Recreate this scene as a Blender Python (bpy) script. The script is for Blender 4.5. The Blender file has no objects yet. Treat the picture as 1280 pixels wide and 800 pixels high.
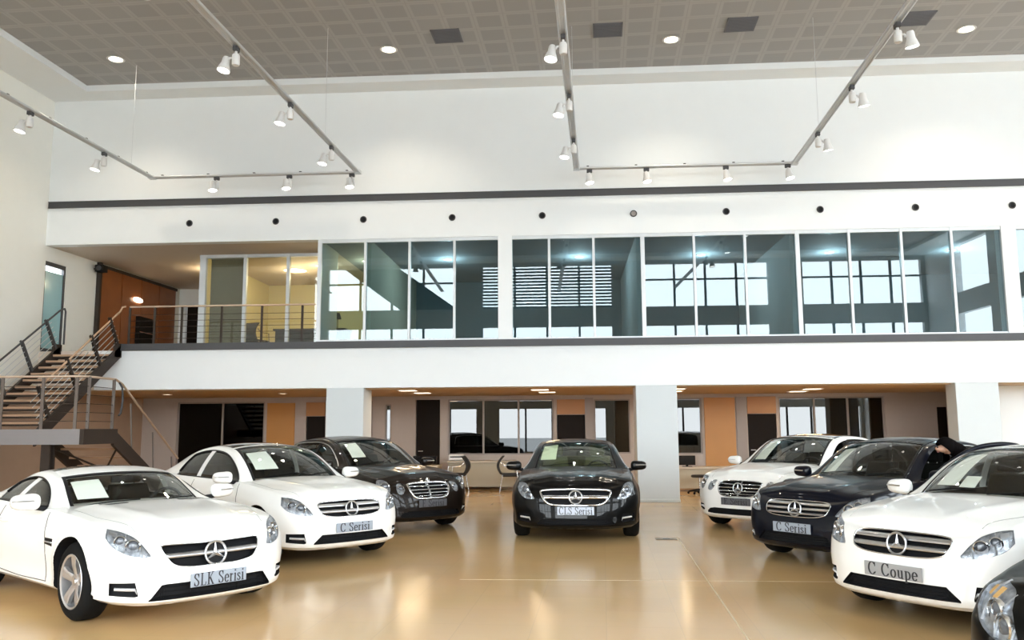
import bpy, bmesh, math, random
import numpy as np
from mathutils import Vector, Matrix
from mathutils.bvhtree import BVHTree
random.seed(7)
SC = bpy.context.scene
COL = SC.collection
PI = math.pi
R = math.radians

# ------------------------------------------------------------------ materials
MATS = {}
def mat(name, color, rough=0.5, metal=0.0, coat=0.0, coat_rough=0.03, var=0.03, scale=8.0, emit=None, estr=0.0,
        spec=0.5, alpha=1.0, bump=0.0):
    if name in MATS: return MATS[name]
    m = bpy.data.materials.new(name); m.use_nodes = True
    nt = m.node_tree; b = nt.nodes['Principled BSDF']
    tc = nt.nodes.new('ShaderNodeTexCoord'); nz = nt.nodes.new('ShaderNodeTexNoise')
    nz.inputs['Scale'].default_value = scale; nz.inputs['Detail'].default_value = 3
    nt.links.new(tc.outputs['Object'], nz.inputs['Vector'])
    mx = nt.nodes.new('ShaderNodeMix'); mx.data_type = 'RGBA'
    c = tuple(color) + (1,)
    mx.inputs[6].default_value = tuple(max(0, v*(1-var)) for v in color) + (1,)
    mx.inputs[7].default_value = tuple(min(1, v*(1+var)) for v in color) + (1,)
    nt.links.new(nz.outputs['Fac'], mx.inputs[0]); nt.links.new(mx.outputs[2], b.inputs['Base Color'])
    b.inputs['Roughness'].default_value = rough; b.inputs['Metallic'].default_value = metal
    b.inputs['Coat Weight'].default_value = coat; b.inputs['Coat Roughness'].default_value = coat_rough
    b.inputs['Specular IOR Level'].default_value = spec
    if emit:
        b.inputs['Emission Color'].default_value = tuple(emit)+(1,); b.inputs['Emission Strength'].default_value = estr
    if bump:
        bp = nt.nodes.new('ShaderNodeBump'); bp.inputs['Strength'].default_value = bump
        nt.links.new(nz.outputs['Fac'], bp.inputs['Height']); nt.links.new(bp.outputs['Normal'], b.inputs['Normal'])
    MATS[name] = m; return m

def glass(name, tint, ior=1.5, rough=0.0, refl=1.0, trans=1.0):
    """thin pane: clear transmission mixed with a Fresnel mirror reflection"""
    m = bpy.data.materials.new(name); m.use_nodes = True
    nt = m.node_tree; nt.nodes.clear()
    out = nt.nodes.new('ShaderNodeOutputMaterial'); mix = nt.nodes.new('ShaderNodeMixShader')
    tr = nt.nodes.new('ShaderNodeBsdfTransparent'); gl = nt.nodes.new('ShaderNodeBsdfGlossy')
    lw = nt.nodes.new('ShaderNodeLayerWeight'); lw.inputs['Blend'].default_value = .5
    pw = nt.nodes.new('ShaderNodeMath'); pw.operation = 'POWER'; pw.inputs[1].default_value = 5.0
    fr = nt.nodes.new('ShaderNodeMath'); fr.operation = 'MULTIPLY_ADD'; f0 = ((ior-1)/(ior+1))**2
    fr.inputs[1].default_value = 1-f0; fr.inputs[2].default_value = f0
    nt.links.new(lw.outputs['Facing'], pw.inputs[0]); nt.links.new(pw.outputs[0], fr.inputs[0])
    mul = nt.nodes.new('ShaderNodeMath'); mul.operation = 'MULTIPLY'; mul.use_clamp = True
    mul.inputs[1].default_value = refl
    tr.inputs['Color'].default_value = tuple(tint)+(1,)
    gl.inputs['Color'].default_value = (1, 1, 1, 1); gl.inputs['Roughness'].default_value = rough
    nz = nt.nodes.new('ShaderNodeTexNoise'); nz.inputs['Scale'].default_value = 2.0
    ad = nt.nodes.new('ShaderNodeMath'); ad.operation = 'MULTIPLY_ADD'
    ad.inputs[1].default_value = 0.04; ad.inputs[2].default_value = 0.98
    m2 = nt.nodes.new('ShaderNodeMath'); m2.operation = 'MULTIPLY'
    nt.links.new(nz.outputs['Fac'], ad.inputs[0]); nt.links.new(fr.outputs[0], mul.inputs[0])
    nt.links.new(mul.outputs[0], m2.inputs[0]); nt.links.new(ad.outputs[0], m2.inputs[1])
    nt.links.new(m2.outputs[0], mix.inputs[0]); nt.links.new(tr.outputs[0], mix.inputs[1])
    nt.links.new(gl.outputs[0], mix.inputs[2]); nt.links.new(mix.outputs[0], out.inputs['Surface'])
    MATS[name] = m; return m

# ------------------------------------------------------------------ mesh builder
class MB:
    def __init__(s): s.v = []; s.f = []; s.m = []
    def add(s, verts, faces, mi=0):
        o = len(s.v); s.v += [tuple(p) for p in verts]
        s.f += [tuple(i+o for i in f) for f in faces]; s.m += [mi]*len(faces); return s
    def box(s, a, b, mi=0, M=None):
        x0, y0, z0 = a; x1, y1, z1 = b
        V = [Vector(p) for p in ((x0,y0,z0),(x1,y0,z0),(x1,y1,z0),(x0,y1,z0),(x0,y0,z1),(x1,y0,z1),(x1,y1,z1),(x0,y1,z1))]
        if M: V = [M @ p for p in V]
        return s.add(V, [(0,3,2,1),(4,5,6,7),(0,1,5,4),(1,2,6,5),(2,3,7,6),(3,0,4,7)], mi)
    def grid(s, G, mi=0, close_u=False, close_v=False):
        n, k = len(G), len(G[0]); V = [p for r in G for p in r]; F = []
        for i in range(n if close_u else n-1):
            for j in range(k if close_v else k-1):
                a = i*k+j; b = ((i+1)%n)*k+j; c = ((i+1)%n)*k+(j+1)%k; d = i*k+(j+1)%k
                F.append((a, b, c, d))
        return s.add(V, F, mi)
    def shell(s, A, B, mi=0):
        """closed slab between two grids of the same size"""
        n, k = len(A), len(A[0]); V = [p for r in A for p in r] + [p for r in B for p in r]; F = []; o = n*k
        for i in range(n-1):
            for j in range(k-1):
                a, b, c, d = i*k+j, (i+1)*k+j, (i+1)*k+j+1, i*k+j+1
                F.append((a, b, c, d)); F.append((a+o, d+o, c+o, b+o))
        ring = [j for j in range(k)] + [i*k+k-1 for i in range(1, n)] + [(n-1)*k+j for j in range(k-2, -1, -1)] + [i*k for i in range(n-2, 0, -1)]
        for q in range(len(ring)):
            a, b = ring[q], ring[(q+1) % len(ring)]
            F.append((a, b, b+o, a+o))
        return s.add(V, F, mi)
    def tube(s, P, r, n=8, mi=0, cap=True, closed=False):
        P = [Vector(p) for p in P]; N = len(P); rs = r if isinstance(r, (list, tuple)) else [r]*N
        rings = []; up = None
        for i in range(N):
            if closed: t = (P[(i+1)%N]-P[i-1])
            else: t = (P[min(i+1, N-1)]-P[max(i-1, 0)])
            t.normalize()
            if up is None: up = Vector((0,0,1)) if abs(t.z) < .9 else Vector((1,0,0))
            a = t.cross(up)
            if a.length < 1e-6: a = t.orthogonal()
            a.normalize(); b = a.cross(t).normalized(); up = b
            rings.append([P[i]+(a*math.cos(2*PI*k/n)+b*math.sin(2*PI*k/n))*rs[i] for k in range(n)])
        s.grid(rings, mi, close_u=closed, close_v=True)
        if cap and not closed:
            o = len(s.v); s.v += [tuple(p) for p in rings[0]]+[tuple(p) for p in rings[-1]]
            s.f += [tuple(range(o, o+n)), tuple(range(o+2*n-1, o+n-1, -1))]; s.m += [mi, mi]
        return s
    def cyl(s, p0, p1, r0, r1=None, n=16, mi=0):
        return s.tube([p0, p1], [r0, r0 if r1 is None else r1], n, mi)
    def lathe(s, prof, M=None, n=24, mi=0):
        """profile of (r, h) turned about local z"""
        G = []
        for k in range(n):
            c, q = math.cos(2*PI*k/n), math.sin(2*PI*k/n)
            row = [Vector((r*c, r*q, h)) for r, h in prof]
            G.append([M @ p for p in row] if M else row)
        return s.grid(G, mi, close_u=True)
    def sphere(s, c, r, n=12, mi=0, sc=(1,1,1)):
        c = Vector(c)
        G = [[c+Vector((sc[0]*r*math.sin(PI*i/n)*math.cos(PI*j/n), sc[1]*r*math.sin(PI*i/n)*math.sin(PI*j/n), sc[2]*r*math.cos(PI*i/n))) for i in range(n+1)] for j in range(2*n)]
        return s.grid(G, mi, close_u=True)
    def prism(s, poly, z0, z1, mi=0, M=None):
        n = len(poly); V = [Vector((x, y, z0)) for x, y in poly]+[Vector((x, y, z1)) for x, y in poly]
        if M: V = [M @ p for p in V]
        F = [tuple(range(n-1, -1, -1)), tuple(range(n, 2*n))]+[(i, (i+1)%n, n+(i+1)%n, n+i) for i in range(n)]
        return s.add(V, F, mi)
    def build(s, name, mats, parent=None, smooth=None, bevel=0, solid=0, weld=False, fix=True, seg=2):
        me = bpy.data.meshes.new(name); me.from_pydata(s.v, [], s.f)
        for m in (mats if isinstance(mats, (list, tuple)) else [mats]): me.materials.append(m)
        for p, k in zip(me.polygons, s.m): p.material_index = k
        if weld or fix:
            bm = bmesh.new(); bm.from_mesh(me)
            if weld: bmesh.ops.remove_doubles(bm, verts=bm.verts, dist=2e-5)
            if fix: bmesh.ops.recalc_face_normals(bm, faces=bm.faces)
            bm.to_mesh(me); bm.free()
        if smooth is not None:
            for p in me.polygons: p.use_smooth = True
            me.set_sharp_from_angle(angle=R(smooth))
        o = bpy.data.objects.new(name, me); COL.objects.link(o)
        if parent is not None: o.parent = parent
        if bevel:
            b = o.modifiers.new('bevel', 'BEVEL'); b.width = bevel; b.segments = seg; b.limit_method = 'ANGLE'; b.angle_limit = R(40)
        if solid:
            q = o.modifiers.new('solid', 'SOLIDIFY'); q.thickness = solid; q.offset = -1
        return o

def tag(o, label, cat, group=None, kind=None):
    o['label'] = label; o['category'] = cat
    if group: o['group'] = group
    if kind: o['kind'] = kind
    return o
def struct(o, label=None):
    o['kind'] = 'structure'
    if label: o['label'] = label
    return o
def empty(name, loc=(0,0,0), rz=0.0):
    o = bpy.data.objects.new(name, None); COL.objects.link(o); o.location = loc; o.rotation_euler = (0,0,rz)
    o.empty_display_size = .2; return o
def copy_tree(o, parent=None):
    c = o.copy(); COL.objects.link(c)
    if parent is not None: c.parent = parent
    for ch in list(o.children): copy_tree(ch, c)
    return c
def catmull(P, n, closed=False):
    P = [np.array(p, float) for p in P]; N = len(P)
    seg = N if closed else N-1; out = []
    L = [np.linalg.norm(P[(i+1)%N]-P[i])**.5+1e-6 for i in range(seg)]
    cum = np.concatenate([[0], np.cumsum([l*l for l in L])])
    for q in range(n):
        s_ = cum[-1]*q/(n if closed else n-1); i = min(int(np.searchsorted(cum, s_, side='right'))-1, seg-1); t = (s_-cum[i])/(cum[i+1]-cum[i])
        if closed: p0, p1, p2, p3 = P[i-1], P[i], P[(i+1)%N], P[(i+2)%N]
        else:
            p1, p2 = P[i], P[i+1]; p0 = P[i-1] if i > 0 else 2*p1-p2; p3 = P[i+2] if i+2 < N else 2*p2-p1
        d1 = np.linalg.norm(p2-p1)+1e-9; d0 = np.linalg.norm(p1-p0)+1e-9; d2 = np.linalg.norm(p3-p2)+1e-9
        m1 = ((p1-p0)/d0*d1 + (p2-p1))/2; m2 = ((p2-p1) + (p3-p2)/d2*d1)/2
        h = t*t*t; g = t*t
        out.append((2*h-3*g+1)*p1+(h-2*g+t)*m1+(-2*h+3*g)*p2+(h-g)*m2)
    return out
def smoothstep(a, b, x):
    t = min(1, max(0, (x-a)/(b-a))); return t*t*(3-2*t)
def pspline(pts):
    """monotone-ish smooth function through (x, value) pairs"""
    pts = sorted(pts); xs = np.array([p[0] for p in pts]); ys = np.array([p[1] for p in pts])
    fx = np.linspace(xs[0], xs[-1], 400); fy = np.interp(fx, xs, ys)
    k = np.hanning(31); k /= k.sum()
    pad = np.concatenate([np.full(15, fy[0])+(fy[1]-fy[0])*np.arange(-15, 0), fy, np.full(15, fy[-1])+(fy[-1]-fy[-2])*np.arange(1, 16)])
    fy = np.convolve(pad, k, 'valid')
    return lambda x: float(np.interp(x, fx, fy))
# ------------------------------------------------------------------ materials in use
white_wall = mat('white_plaster', (.81,.84,.855), .75, scale=3, var=.015)
left_paint = mat('cream_plaster', (.83,.83,.78), .75, scale=3, var=.02)
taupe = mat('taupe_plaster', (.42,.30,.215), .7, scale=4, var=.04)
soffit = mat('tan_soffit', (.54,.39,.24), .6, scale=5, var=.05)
recess_ceil = mat('warm_ceiling_paint', (.62,.53,.45), .65, scale=5, var=.03)
darkmetal = mat('dark_grey_metal', (.075,.075,.08), .5, .2, spec=.3)
stairmetal = mat('brown_grey_steel', (.045,.034,.028), .55, .1, spec=.2)
lightsteel = mat('grey_painted_steel', (.26,.25,.26), .45, .2)
alu = mat('brushed_aluminium', (.62,.64,.66), .38, .55)
frame_alu = mat('pale_window_frame', (.62,.65,.67), .45, .25)
chrome = mat('chrome', (.78,.79,.80), .10, 1.0)
satin = mat('satin_silver', (.62,.63,.65), .28, .9)
black = mat('black_plastic', (.006,.006,.007), .5, spec=.2)
blackmesh = mat('black_grille_mesh', (.008,.008,.009), .7, spec=.15)
rubber = mat('tyre_rubber', (.007,.007,.007), .8, spec=.12)
rimsilver = mat('alloy_silver', (.55,.54,.54), .3, .75)
white_paint = mat('white_car_paint', (.86,.85,.82), .35, 0, .7, .02, var=.005, spec=.2)
black_paint = mat('black_car_paint', (.003,.003,.003), .3, 0, .36, .015, var=.01, spec=.08)
brown_paint = mat('brown_black_car_paint', (.012,.008,.006), .3, 0, .36, .015, var=.01, spec=.08)
navy_paint = mat('navy_car_paint', (.003,.004,.009), .3, 0, .36, .015, var=.01, spec=.08)
roofblack = mat('black_glass_roof', (.01,.01,.012), .06, 0, .6)
cabin_dark = mat('dark_cabin_trim', (.007,.007,.006), .8, spec=.1)
cabin_beige = mat('beige_leather', (.10,.095,.05), .6, spec=.2)
wood_orange = mat('orange_wood_panel', (.25,.08,.022), .30, scale=2.5, var=.22)
ochre = mat('ochre_panel', (.50,.23,.052), .45, scale=2, var=.06)
ochre_warm = mat('warm_ochre_laminate', (.42,.19,.055), .45, scale=2, var=.06)
grey_panel = mat('taupe_grey_panel', (.30,.26,.24), .5)
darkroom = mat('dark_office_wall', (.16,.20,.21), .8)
creamroom = mat('cream_office_wall', (.70,.62,.34), .8)
beigeroom = mat('beige_office_wall', (.62,.56,.42), .8)
blinds = mat('olive_grey_roller_blind', (.20,.18,.13), .8, scale=20)
doorblack = mat('near_black_door', (.012,.008,.006), .5, spec=.08)
wood_step = mat('oak_stair_tread', (.46,.30,.19), .45, scale=6, var=.12)
paper = mat('white_paper', (.86,.86,.80), .8)
plate_m = mat('silver_blue_plate', (.33,.37,.43), .45, spec=.2)
plate_txt = mat('dark_plate_lettering', (.02,.02,.025), .5)
counter = mat('beige_counter_laminate', (.42,.37,.27), .45)
counter_top = mat('pale_counter_top', (.56,.50,.40), .35)
chairblack = mat('black_chair_upholstery', (.010,.009,.009), .6)
cloth_dark = mat('black_cloth', (.004,.0035,.0035), .9, scale=40, var=.2, spec=.05)
skin = mat('skin', (.58,.33,.22), .55)
hair_m = mat('black_hair', (.004,.003,.003), .9, spec=.05)
trousers_m = mat('dark_trousers', (.014,.014,.018), .85)
shoe_m = mat('black_shoe', (.01,.01,.01), .4)
lamp_warm = mat('lit_lamp_glass', (.9,.85,.7), .4, emit=(1,.86,.62), estr=5)
lamp_white = mat('lit_spot_lens', (.95,.95,.92), .4, emit=(1,.98,.94), estr=7)
lamp_down = mat('lit_downlight_glass', (.95,.9,.8), .4, emit=(1,.84,.60), estr=12)
white_metal = mat('white_lamp_housing', (.72,.72,.72), .4)
asphalt = mat('outdoor_paving', (.34,.34,.33), .9, scale=1.5, var=.08)
facade_dark = mat('facade_inner_face', (.50,.52,.52), .7)
mullion_dark = mat('facade_mullion', (.05,.055,.06), .5)
headlamp_back = mat('headlamp_reflector', (.42,.43,.45), .30, .55, scale=26, var=.95)
drl = mat('daytime_lamp_strip', (.82,.82,.83), .3, .3)
amber = mat('amber_indicator', (.75,.42,.14), .3)
ventgrey = mat('vent_grille_grey', (.10,.10,.115), .6)
grey_part = mat('grey_partition', (.50,.52,.52), .7)
screen = mat('black_screen', (.006,.006,.007), .15)
G_mezz = glass('tinted_office_glass', (.60,.72,.75), 1.5, 0, 1.6)
G_clear = glass('clear_office_glass', (.86,.88,.84), 1.5, 0, 1.2)
G_low = glass('dark_office_glass', (.14,.13,.12), 1.5, 0, 1.9)
G_car = glass('tinted_car_glass', (.95,.97,.955), 1.5, 0, .9)
G_side = glass('dark_car_side_glass', (.45,.46,.46), 1.5, 0, .9)
G_lens = glass('headlamp_cover_glass', (.93,.94,.95), 1.5, 0, .5)
G_door = glass('blue_door_glass', (.22,.275,.285), 1.5, .05, 1.0)

def floor_mat():
    m = bpy.data.materials.new('polished_beige_tiles'); m.use_nodes = True
    nt = m.node_tree; b = nt.nodes['Principled BSDF']; N = nt.nodes.new; L = nt.links.new
    tc = N('ShaderNodeTexCoord'); mp = N('ShaderNodeMapping'); mp.inputs['Rotation'].default_value = (0,0,R(2.2))
    L(tc.outputs['Object'], mp.inputs['Vector'])
    br = N('ShaderNodeTexBrick'); br.offset = 0; br.inputs['Scale'].default_value = 1.0
    br.inputs['Brick Width'].default_value = .6; br.inputs['Row Height'].default_value = .6
    br.inputs['Mortar Size'].default_value = .004; br.inputs['Mortar Smooth'].default_value = .4
    br.inputs['Color1'].default_value = (.71,.465,.218,1); br.inputs['Color2'].default_value = (.69,.445,.205,1)
    br.inputs['Mortar'].default_value = (.63,.42,.205,1)
    L(mp.outputs['Vector'], br.inputs['Vector'])
    nz = N('ShaderNodeTexNoise'); nz.inputs['Scale'].default_value = .9; nz.inputs['Detail'].default_value = 6
    L(mp.outputs['Vector'], nz.inputs['Vector'])
    mx = N('ShaderNodeMix'); mx.data_type = 'RGBA'; mx.blend_type = 'MULTIPLY'; mx.inputs[0].default_value = .12
    L(br.outputs['Color'], mx.inputs[6]); L(nz.outputs['Color'], mx.inputs[7])
    L(mx.outputs[2], b.inputs['Base Color'])
    rr = N('ShaderNodeMapRange'); rr.inputs[3].default_value = .10; rr.inputs[4].default_value = .24
    L(nz.outputs['Fac'], rr.inputs[0]); L(rr.outputs[0], b.inputs['Roughness'])
    b.inputs['Specular IOR Level'].default_value = .6
    return m
def ceiling_mat():
    m = bpy.data.materials.new('grey_perforated_ceiling_tiles'); m.use_nodes = True
    nt = m.node_tree; b = nt.nodes['Principled BSDF']; N = nt.nodes.new; L = nt.links.new
    tc = N('ShaderNodeTexCoord'); mp = N('ShaderNodeMapping'); mp.inputs['Rotation'].default_value = (0,0,R(2.2))
    L(tc.outputs['Object'], mp.inputs['Vector'])
    br = N('ShaderNodeTexBrick'); br.offset = 0; br.inputs['Scale'].default_value = 1.0
    br.inputs['Brick Width'].default_value = .6; br.inputs['Row Height'].default_value = .6
    br.inputs['Mortar Size'].default_value = .075; br.inputs['Mortar Smooth'].default_value = .25
    br.inputs['Color1'].default_value = (.33,.328,.322,1); br.inputs['Color2'].default_value = (.355,.352,.346,1)
    br.inputs['Mortar'].default_value = (.405,.40,.392,1)
    L(mp.outputs['Vector'], br.inputs['Vector'])
    b2 = N('ShaderNodeTexBrick'); b2.offset = 0; b2.inputs['Scale'].default_value = 1.0
    b2.inputs['Brick Width'].default_value = .6; b2.inputs['Row Height'].default_value = .6
    b2.inputs['Mortar Size'].default_value = .008; b2.inputs['Mortar Smooth'].default_value = .2
    b2.inputs['Color1'].default_value = (1,1,1,1); b2.inputs['Color2'].default_value = (1,1,1,1); b2.inputs['Mortar'].default_value = (.86,.86,.86,1)
    L(mp.outputs['Vector'], b2.inputs['Vector'])
    mx = N('ShaderNodeMix'); mx.data_type = 'RGBA'; mx.blend_type = 'MULTIPLY'; mx.inputs[0].default_value = 1
    L(br.outputs['Color'], mx.inputs[6]); L(b2.outputs['Color'], mx.inputs[7]); L(mx.outputs[2], b.inputs['Base Color'])
    b.inputs['Roughness'].default_value = .8
    return m

# ------------------------------------------------------------------ setting
T = math.tan(R(2.1977))                      # the showroom's long walls lean 2.2 degrees off the gallery front's normal
def dx(y): return (y-18.94)*T                # sideways drift along the depth direction
YW = 18.94
FACY = -2.0
def quadbox(name, m, xa, xb, y0, y1, z0, z1, parent=None):
    """box whose x sides follow the depth direction"""
    b = MB(); P = lambda x, y, z: (x+dx(y), y, z)
    V = [P(xa,y0,z0),P(xb,y0,z0),P(xb,y1,z0),P(xa,y1,z0),P(xa,y0,z1),P(xb,y0,z1),P(xb,y1,z1),P(xa,y1,z1)]
    b.add(V, [(0,3,2,1),(4,5,6,7),(0,1,5,4),(1,2,6,5),(2,3,7,6),(3,0,4,7)])
    return b.build(name, m, parent)
XL, XR = -12.34, 17.4
fl = struct(quadbox('floor', floor_mat(), XL-.3, XR+.3, FACY-.3, 25.8, -.2, 0), 'polished beige tile floor')
g = MB(); g.box((-90,-120,-.35),(90,-2.35,-.2)); struct(g.build('ground_outside', asphalt), 'paving outside the showroom front')
# brighter floor joints
tr = MB()
for (xa, y0, y1) in ((1.518-dx(11.634), 3.0, 12.9),):
    P = [(xa+dx(y0)-.008,y0,.0005),(xa+dx(y0)+.008,y0,.0005),(xa+dx(y1)+.008,y1,.0005),(xa+dx(y1)-.008,y1,.0005)]
    tr.add([(x,y,0) for x,y,z in P]+[(x,y,.0012) for x,y,z in P], [(0,3,2,1),(4,5,6,7),(0,1,5,4),(1,2,6,5),(2,3,7,6),(3,0,4,7)])
tr.box((-1.2,9.323,0),(3.4,9.329,.0012))
joint = mat('pale_floor_joint', (.74,.57,.34), .3)
struct(tr.build('trim_1', joint), 'pale expansion joint in the tile floor')

# ceiling: white border slab with a grey recessed field
W0, W1 = -11.2, 16.2
border = MB()
def bq(xa, xb, y0, y1, z0, z1):
    P = lambda x, y, z: (x+dx(y), y, z)
    border.add([P(xa,y0,z0),P(xb,y0,z0),P(xb,y1,z0),P(xa,y1,z0),P(xa,y0,z1),P(xb,y0,z1),P(xb,y1,z1),P(xa,y1,z1)],
               [(0,3,2,1),(4,5,6,7),(0,1,5,4),(1,2,6,5),(2,3,7,6),(3,0,4,7)])
bq(XL-.3, XR+.3, 18.38, 19.2, 9.52, 9.9); bq(XL-.3, W0, FACY, 18.38, 9.52, 9.9); bq(W1, XR+.3, FACY, 18.38, 9.52, 9.9); bq(W0, W1, FACY, -1.0, 9.52, 9.9)
struct(border.build('ceiling', white_wall), 'white ceiling border around the grey tiled field')
struct(quadbox('ceiling_tiles', ceiling_mat(), W0-.1, W1+.1, -1.2, 18.5, 9.67, 9.85), 'grey perforated tile ceiling')

# left wall with a door opening at gallery level
wl = MB()
def wq(xa, xb, y0, y1, z0, z1, b, mi=0):
    P = lambda x, y, z: (x+dx(y), y, z)
    b.add([P(xa,y0,z0),P(xb,y0,z0),P(xb,y1,z0),P(xa,y1,z0),P(xa,y0,z1),P(xb,y0,z1),P(xb,y1,z1),P(xa,y1,z1)],
          [(0,3,2,1),(4,5,6,7),(0,1,5,4),(1,2,6,5),(2,3,7,6),(3,0,4,7)], mi)
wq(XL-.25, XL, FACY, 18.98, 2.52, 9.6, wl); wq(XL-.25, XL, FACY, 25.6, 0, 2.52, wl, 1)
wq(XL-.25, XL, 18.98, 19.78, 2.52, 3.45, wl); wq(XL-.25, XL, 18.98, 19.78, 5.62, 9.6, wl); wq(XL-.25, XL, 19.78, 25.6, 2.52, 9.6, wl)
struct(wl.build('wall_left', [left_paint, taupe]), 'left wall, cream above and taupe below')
d = MB(); wq(XL-.09, XL-.02, 18.98, 19.03, 3.45, 5.62, d); wq(XL-.09, XL-.02, 19.72, 19.78, 3.45, 5.62, d)
wq(XL-.09, XL-.02, 19.03, 19.72, 5.52, 5.62, d); wq(XL-.09, XL-.02, 19.03, 19.72, 3.45, 3.55, d)
do = struct(d.build('door_1', darkmetal), 'blue glass door at the head of the stairs')
d = MB(); wq(XL-.06, XL-.045, 19.03, 19.72, 3.55, 5.40, d); d.build('pane', mat('frosted_blue_glass', (.36,.60,.65), .15, coat=.5, spec=.6), do)
d = MB(); d.tube([(XL-.12+dx(19.1),19.1,4.3),(XL-.12+dx(19.1),19.1,4.75)], .012); d.build('handle', alu, do)

# right wall with windows (seen only as a reflection) and the street front
wr = MB()
rw = [(.8,3.4),(4.4,7.0),(8.0,10.6),(11.6,14.2)]
zs = [(0,.3),(.3,2.75),(2.75,3.2),(3.2,6.4),(6.4,7.3),(7.3,9.35),(9.35,9.6)]
edges = [FACY]+[e for a in rw for e in a]+[25.6]
for i in range(len(edges)-1):
    hole = i % 2 == 1
    for k, (z0, z1) in enumerate(zs):
        if hole and k in (3, 5): continue
        wq(XR, XR+.25, edges[i], edges[i+1], z0, z1, wr)
struct(wr.build('wall_right', white_wall), 'right wall with tall windows')
wf = MB(); fx = [(-11.6,-5.4),(-4.07,2.08),(3.6,9.4),(11.0,16.4)]
edges = [XL-.6]+[e for a in fx for e in a]+[XR+.2]
for i in range(len(edges)-1):
    hole = i % 2 == 1
    for k, (z0, z1) in enumerate(zs):
        if hole and k in (1, 3, 5): continue
        wf.box((edges[i],FACY-.25,z0),(edges[i+1],FACY,z1))
struct(wf.build('wall_front', facade_dark), 'inner face of the glazed street front')
for i, (a, b) in enumerate(fx):
    m = MB()
    n = 4
    for q in range(1, n): 
        x = a+(b-a)*q/n; m.box((x-.05,FACY-.2,.3),(x+.05,FACY-.1,9.35))
    for z in (8.6, 4.8): m.box((a,FACY-.19,z-.04),(b,FACY-.11,z+.04))
    if i == 1:
        for q in range(13): m.box((a,FACY-.35,7.35+q*.155),(b,FACY-.22,7.42+q*.155))
    if i == 0:
        m.add([(-10.9,FACY-.5,9.4),(-8.2,FACY-.5,9.4),(-5.2,FACY-.5,7.25),(-8.0,FACY-.5,7.25),(-10.9,FACY-.3,9.4),(-8.2,FACY-.3,9.4),(-5.2,FACY-.3,7.25),(-8.0,FACY-.3,7.25)],
              [(0,3,2,1),(4,5,6,7),(0,1,5,4),(1,2,6,5),(2,3,7,6),(3,0,4,7)])
    struct(m.build('window_%d' % (10+i), mullion_dark), 'mullions of the street front')

# upper back wall, fascia, dark slot
b = MB(); b.box((XL-.3,YW,5.98),(XR+.3,YW+.25,9.7)); struct(b.build('wall_back', white_wall), 'white upper back wall and fascia')
b = MB(); b.box((XL+.02,YW-.03,6.87),(XR,YW,7.02)); b.box((XL+.02,YW-.045,6.865),(XR,YW-.03,6.88)); b.box((XL+.02,YW-.045,7.01),(XR,YW-.03,7.025))
struct(b.build('trim_2', darkmetal), 'long dark slot line across the back wall')
# gallery slab
b = MB(); b.box((XL,YW,2.54),(-10.95,YW+.2,3.45)); struct(b.build('wall_stairhead', recess_ceil), 'tan slab edge behind the upper stair flight')
b = MB(); b.box((-10.95,YW,2.54),(XR,YW+.2,3.45)); struct(b.build('wall_gallery', white_wall), 'white parapet band of the gallery')
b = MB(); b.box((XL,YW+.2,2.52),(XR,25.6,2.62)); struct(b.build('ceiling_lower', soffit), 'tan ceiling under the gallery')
b = MB(); b.box((XL,YW+.2,3.3),(XR,25.6,3.45)); struct(b.build('floor_gallery', mat('gallery_floor', (.30,.26,.22), .4)), 'gallery floor')
b = MB(); b.box((-10.35,YW-.04,3.44),(XR,YW+.10,3.60)); b.box((-10.35,YW-.06,3.44),(XR,YW-.04,3.47)); struct(b.build('trim_3', darkmetal), 'dark steel edge of the gallery floor')
b = MB(); b.box((XL,YW+.25,5.98),(-5.72,25.6,6.1)); struct(b.build('ceiling_gallery', recess_ceil), 'tan ceiling of the gallery recess')
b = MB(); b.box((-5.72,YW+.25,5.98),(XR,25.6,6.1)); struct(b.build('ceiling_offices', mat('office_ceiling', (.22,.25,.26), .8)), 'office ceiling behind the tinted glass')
b = MB(); b.box((XL-.3,25.4,2.62),(-9.2,25.6,6.1)); struct(b.build('wall_corridor', white_wall), 'white end wall of the gallery corridor')
b = MB(); b.box((-9.2,25.0,2.62),(-4.6,25.6,6.1)); struct(b.build('wall_office', creamroom), 'cream back wall of the lit office')
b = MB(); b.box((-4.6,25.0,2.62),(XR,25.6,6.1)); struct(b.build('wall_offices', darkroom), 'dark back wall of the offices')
# soffit column bases: three white columns
for i, x in enumerate((-5.49, 1.47, 8.32)):
    w, dp = ((.86,.8),(.90,.8),(.90,.5))[i]
    b = MB(); b.box((x,YW,0),(x+w,YW+dp,2.54)); b.box((x-.01,YW-.012,0),(x+w+.01,YW+dp+.012,.07))
    o = b.build('column', mat('shaded_white_plaster', (.60,.645,.665), .75, scale=3, var=.015), bevel=.012); o['kind'] = 'structure'  # shade on the white columns is put into a darker, cooler plaster colour
    o['label'] = 'white square column '+('behind the brown-black sedan', 'behind the black four-door coupe', 'behind the person at the right')[i]

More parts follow.
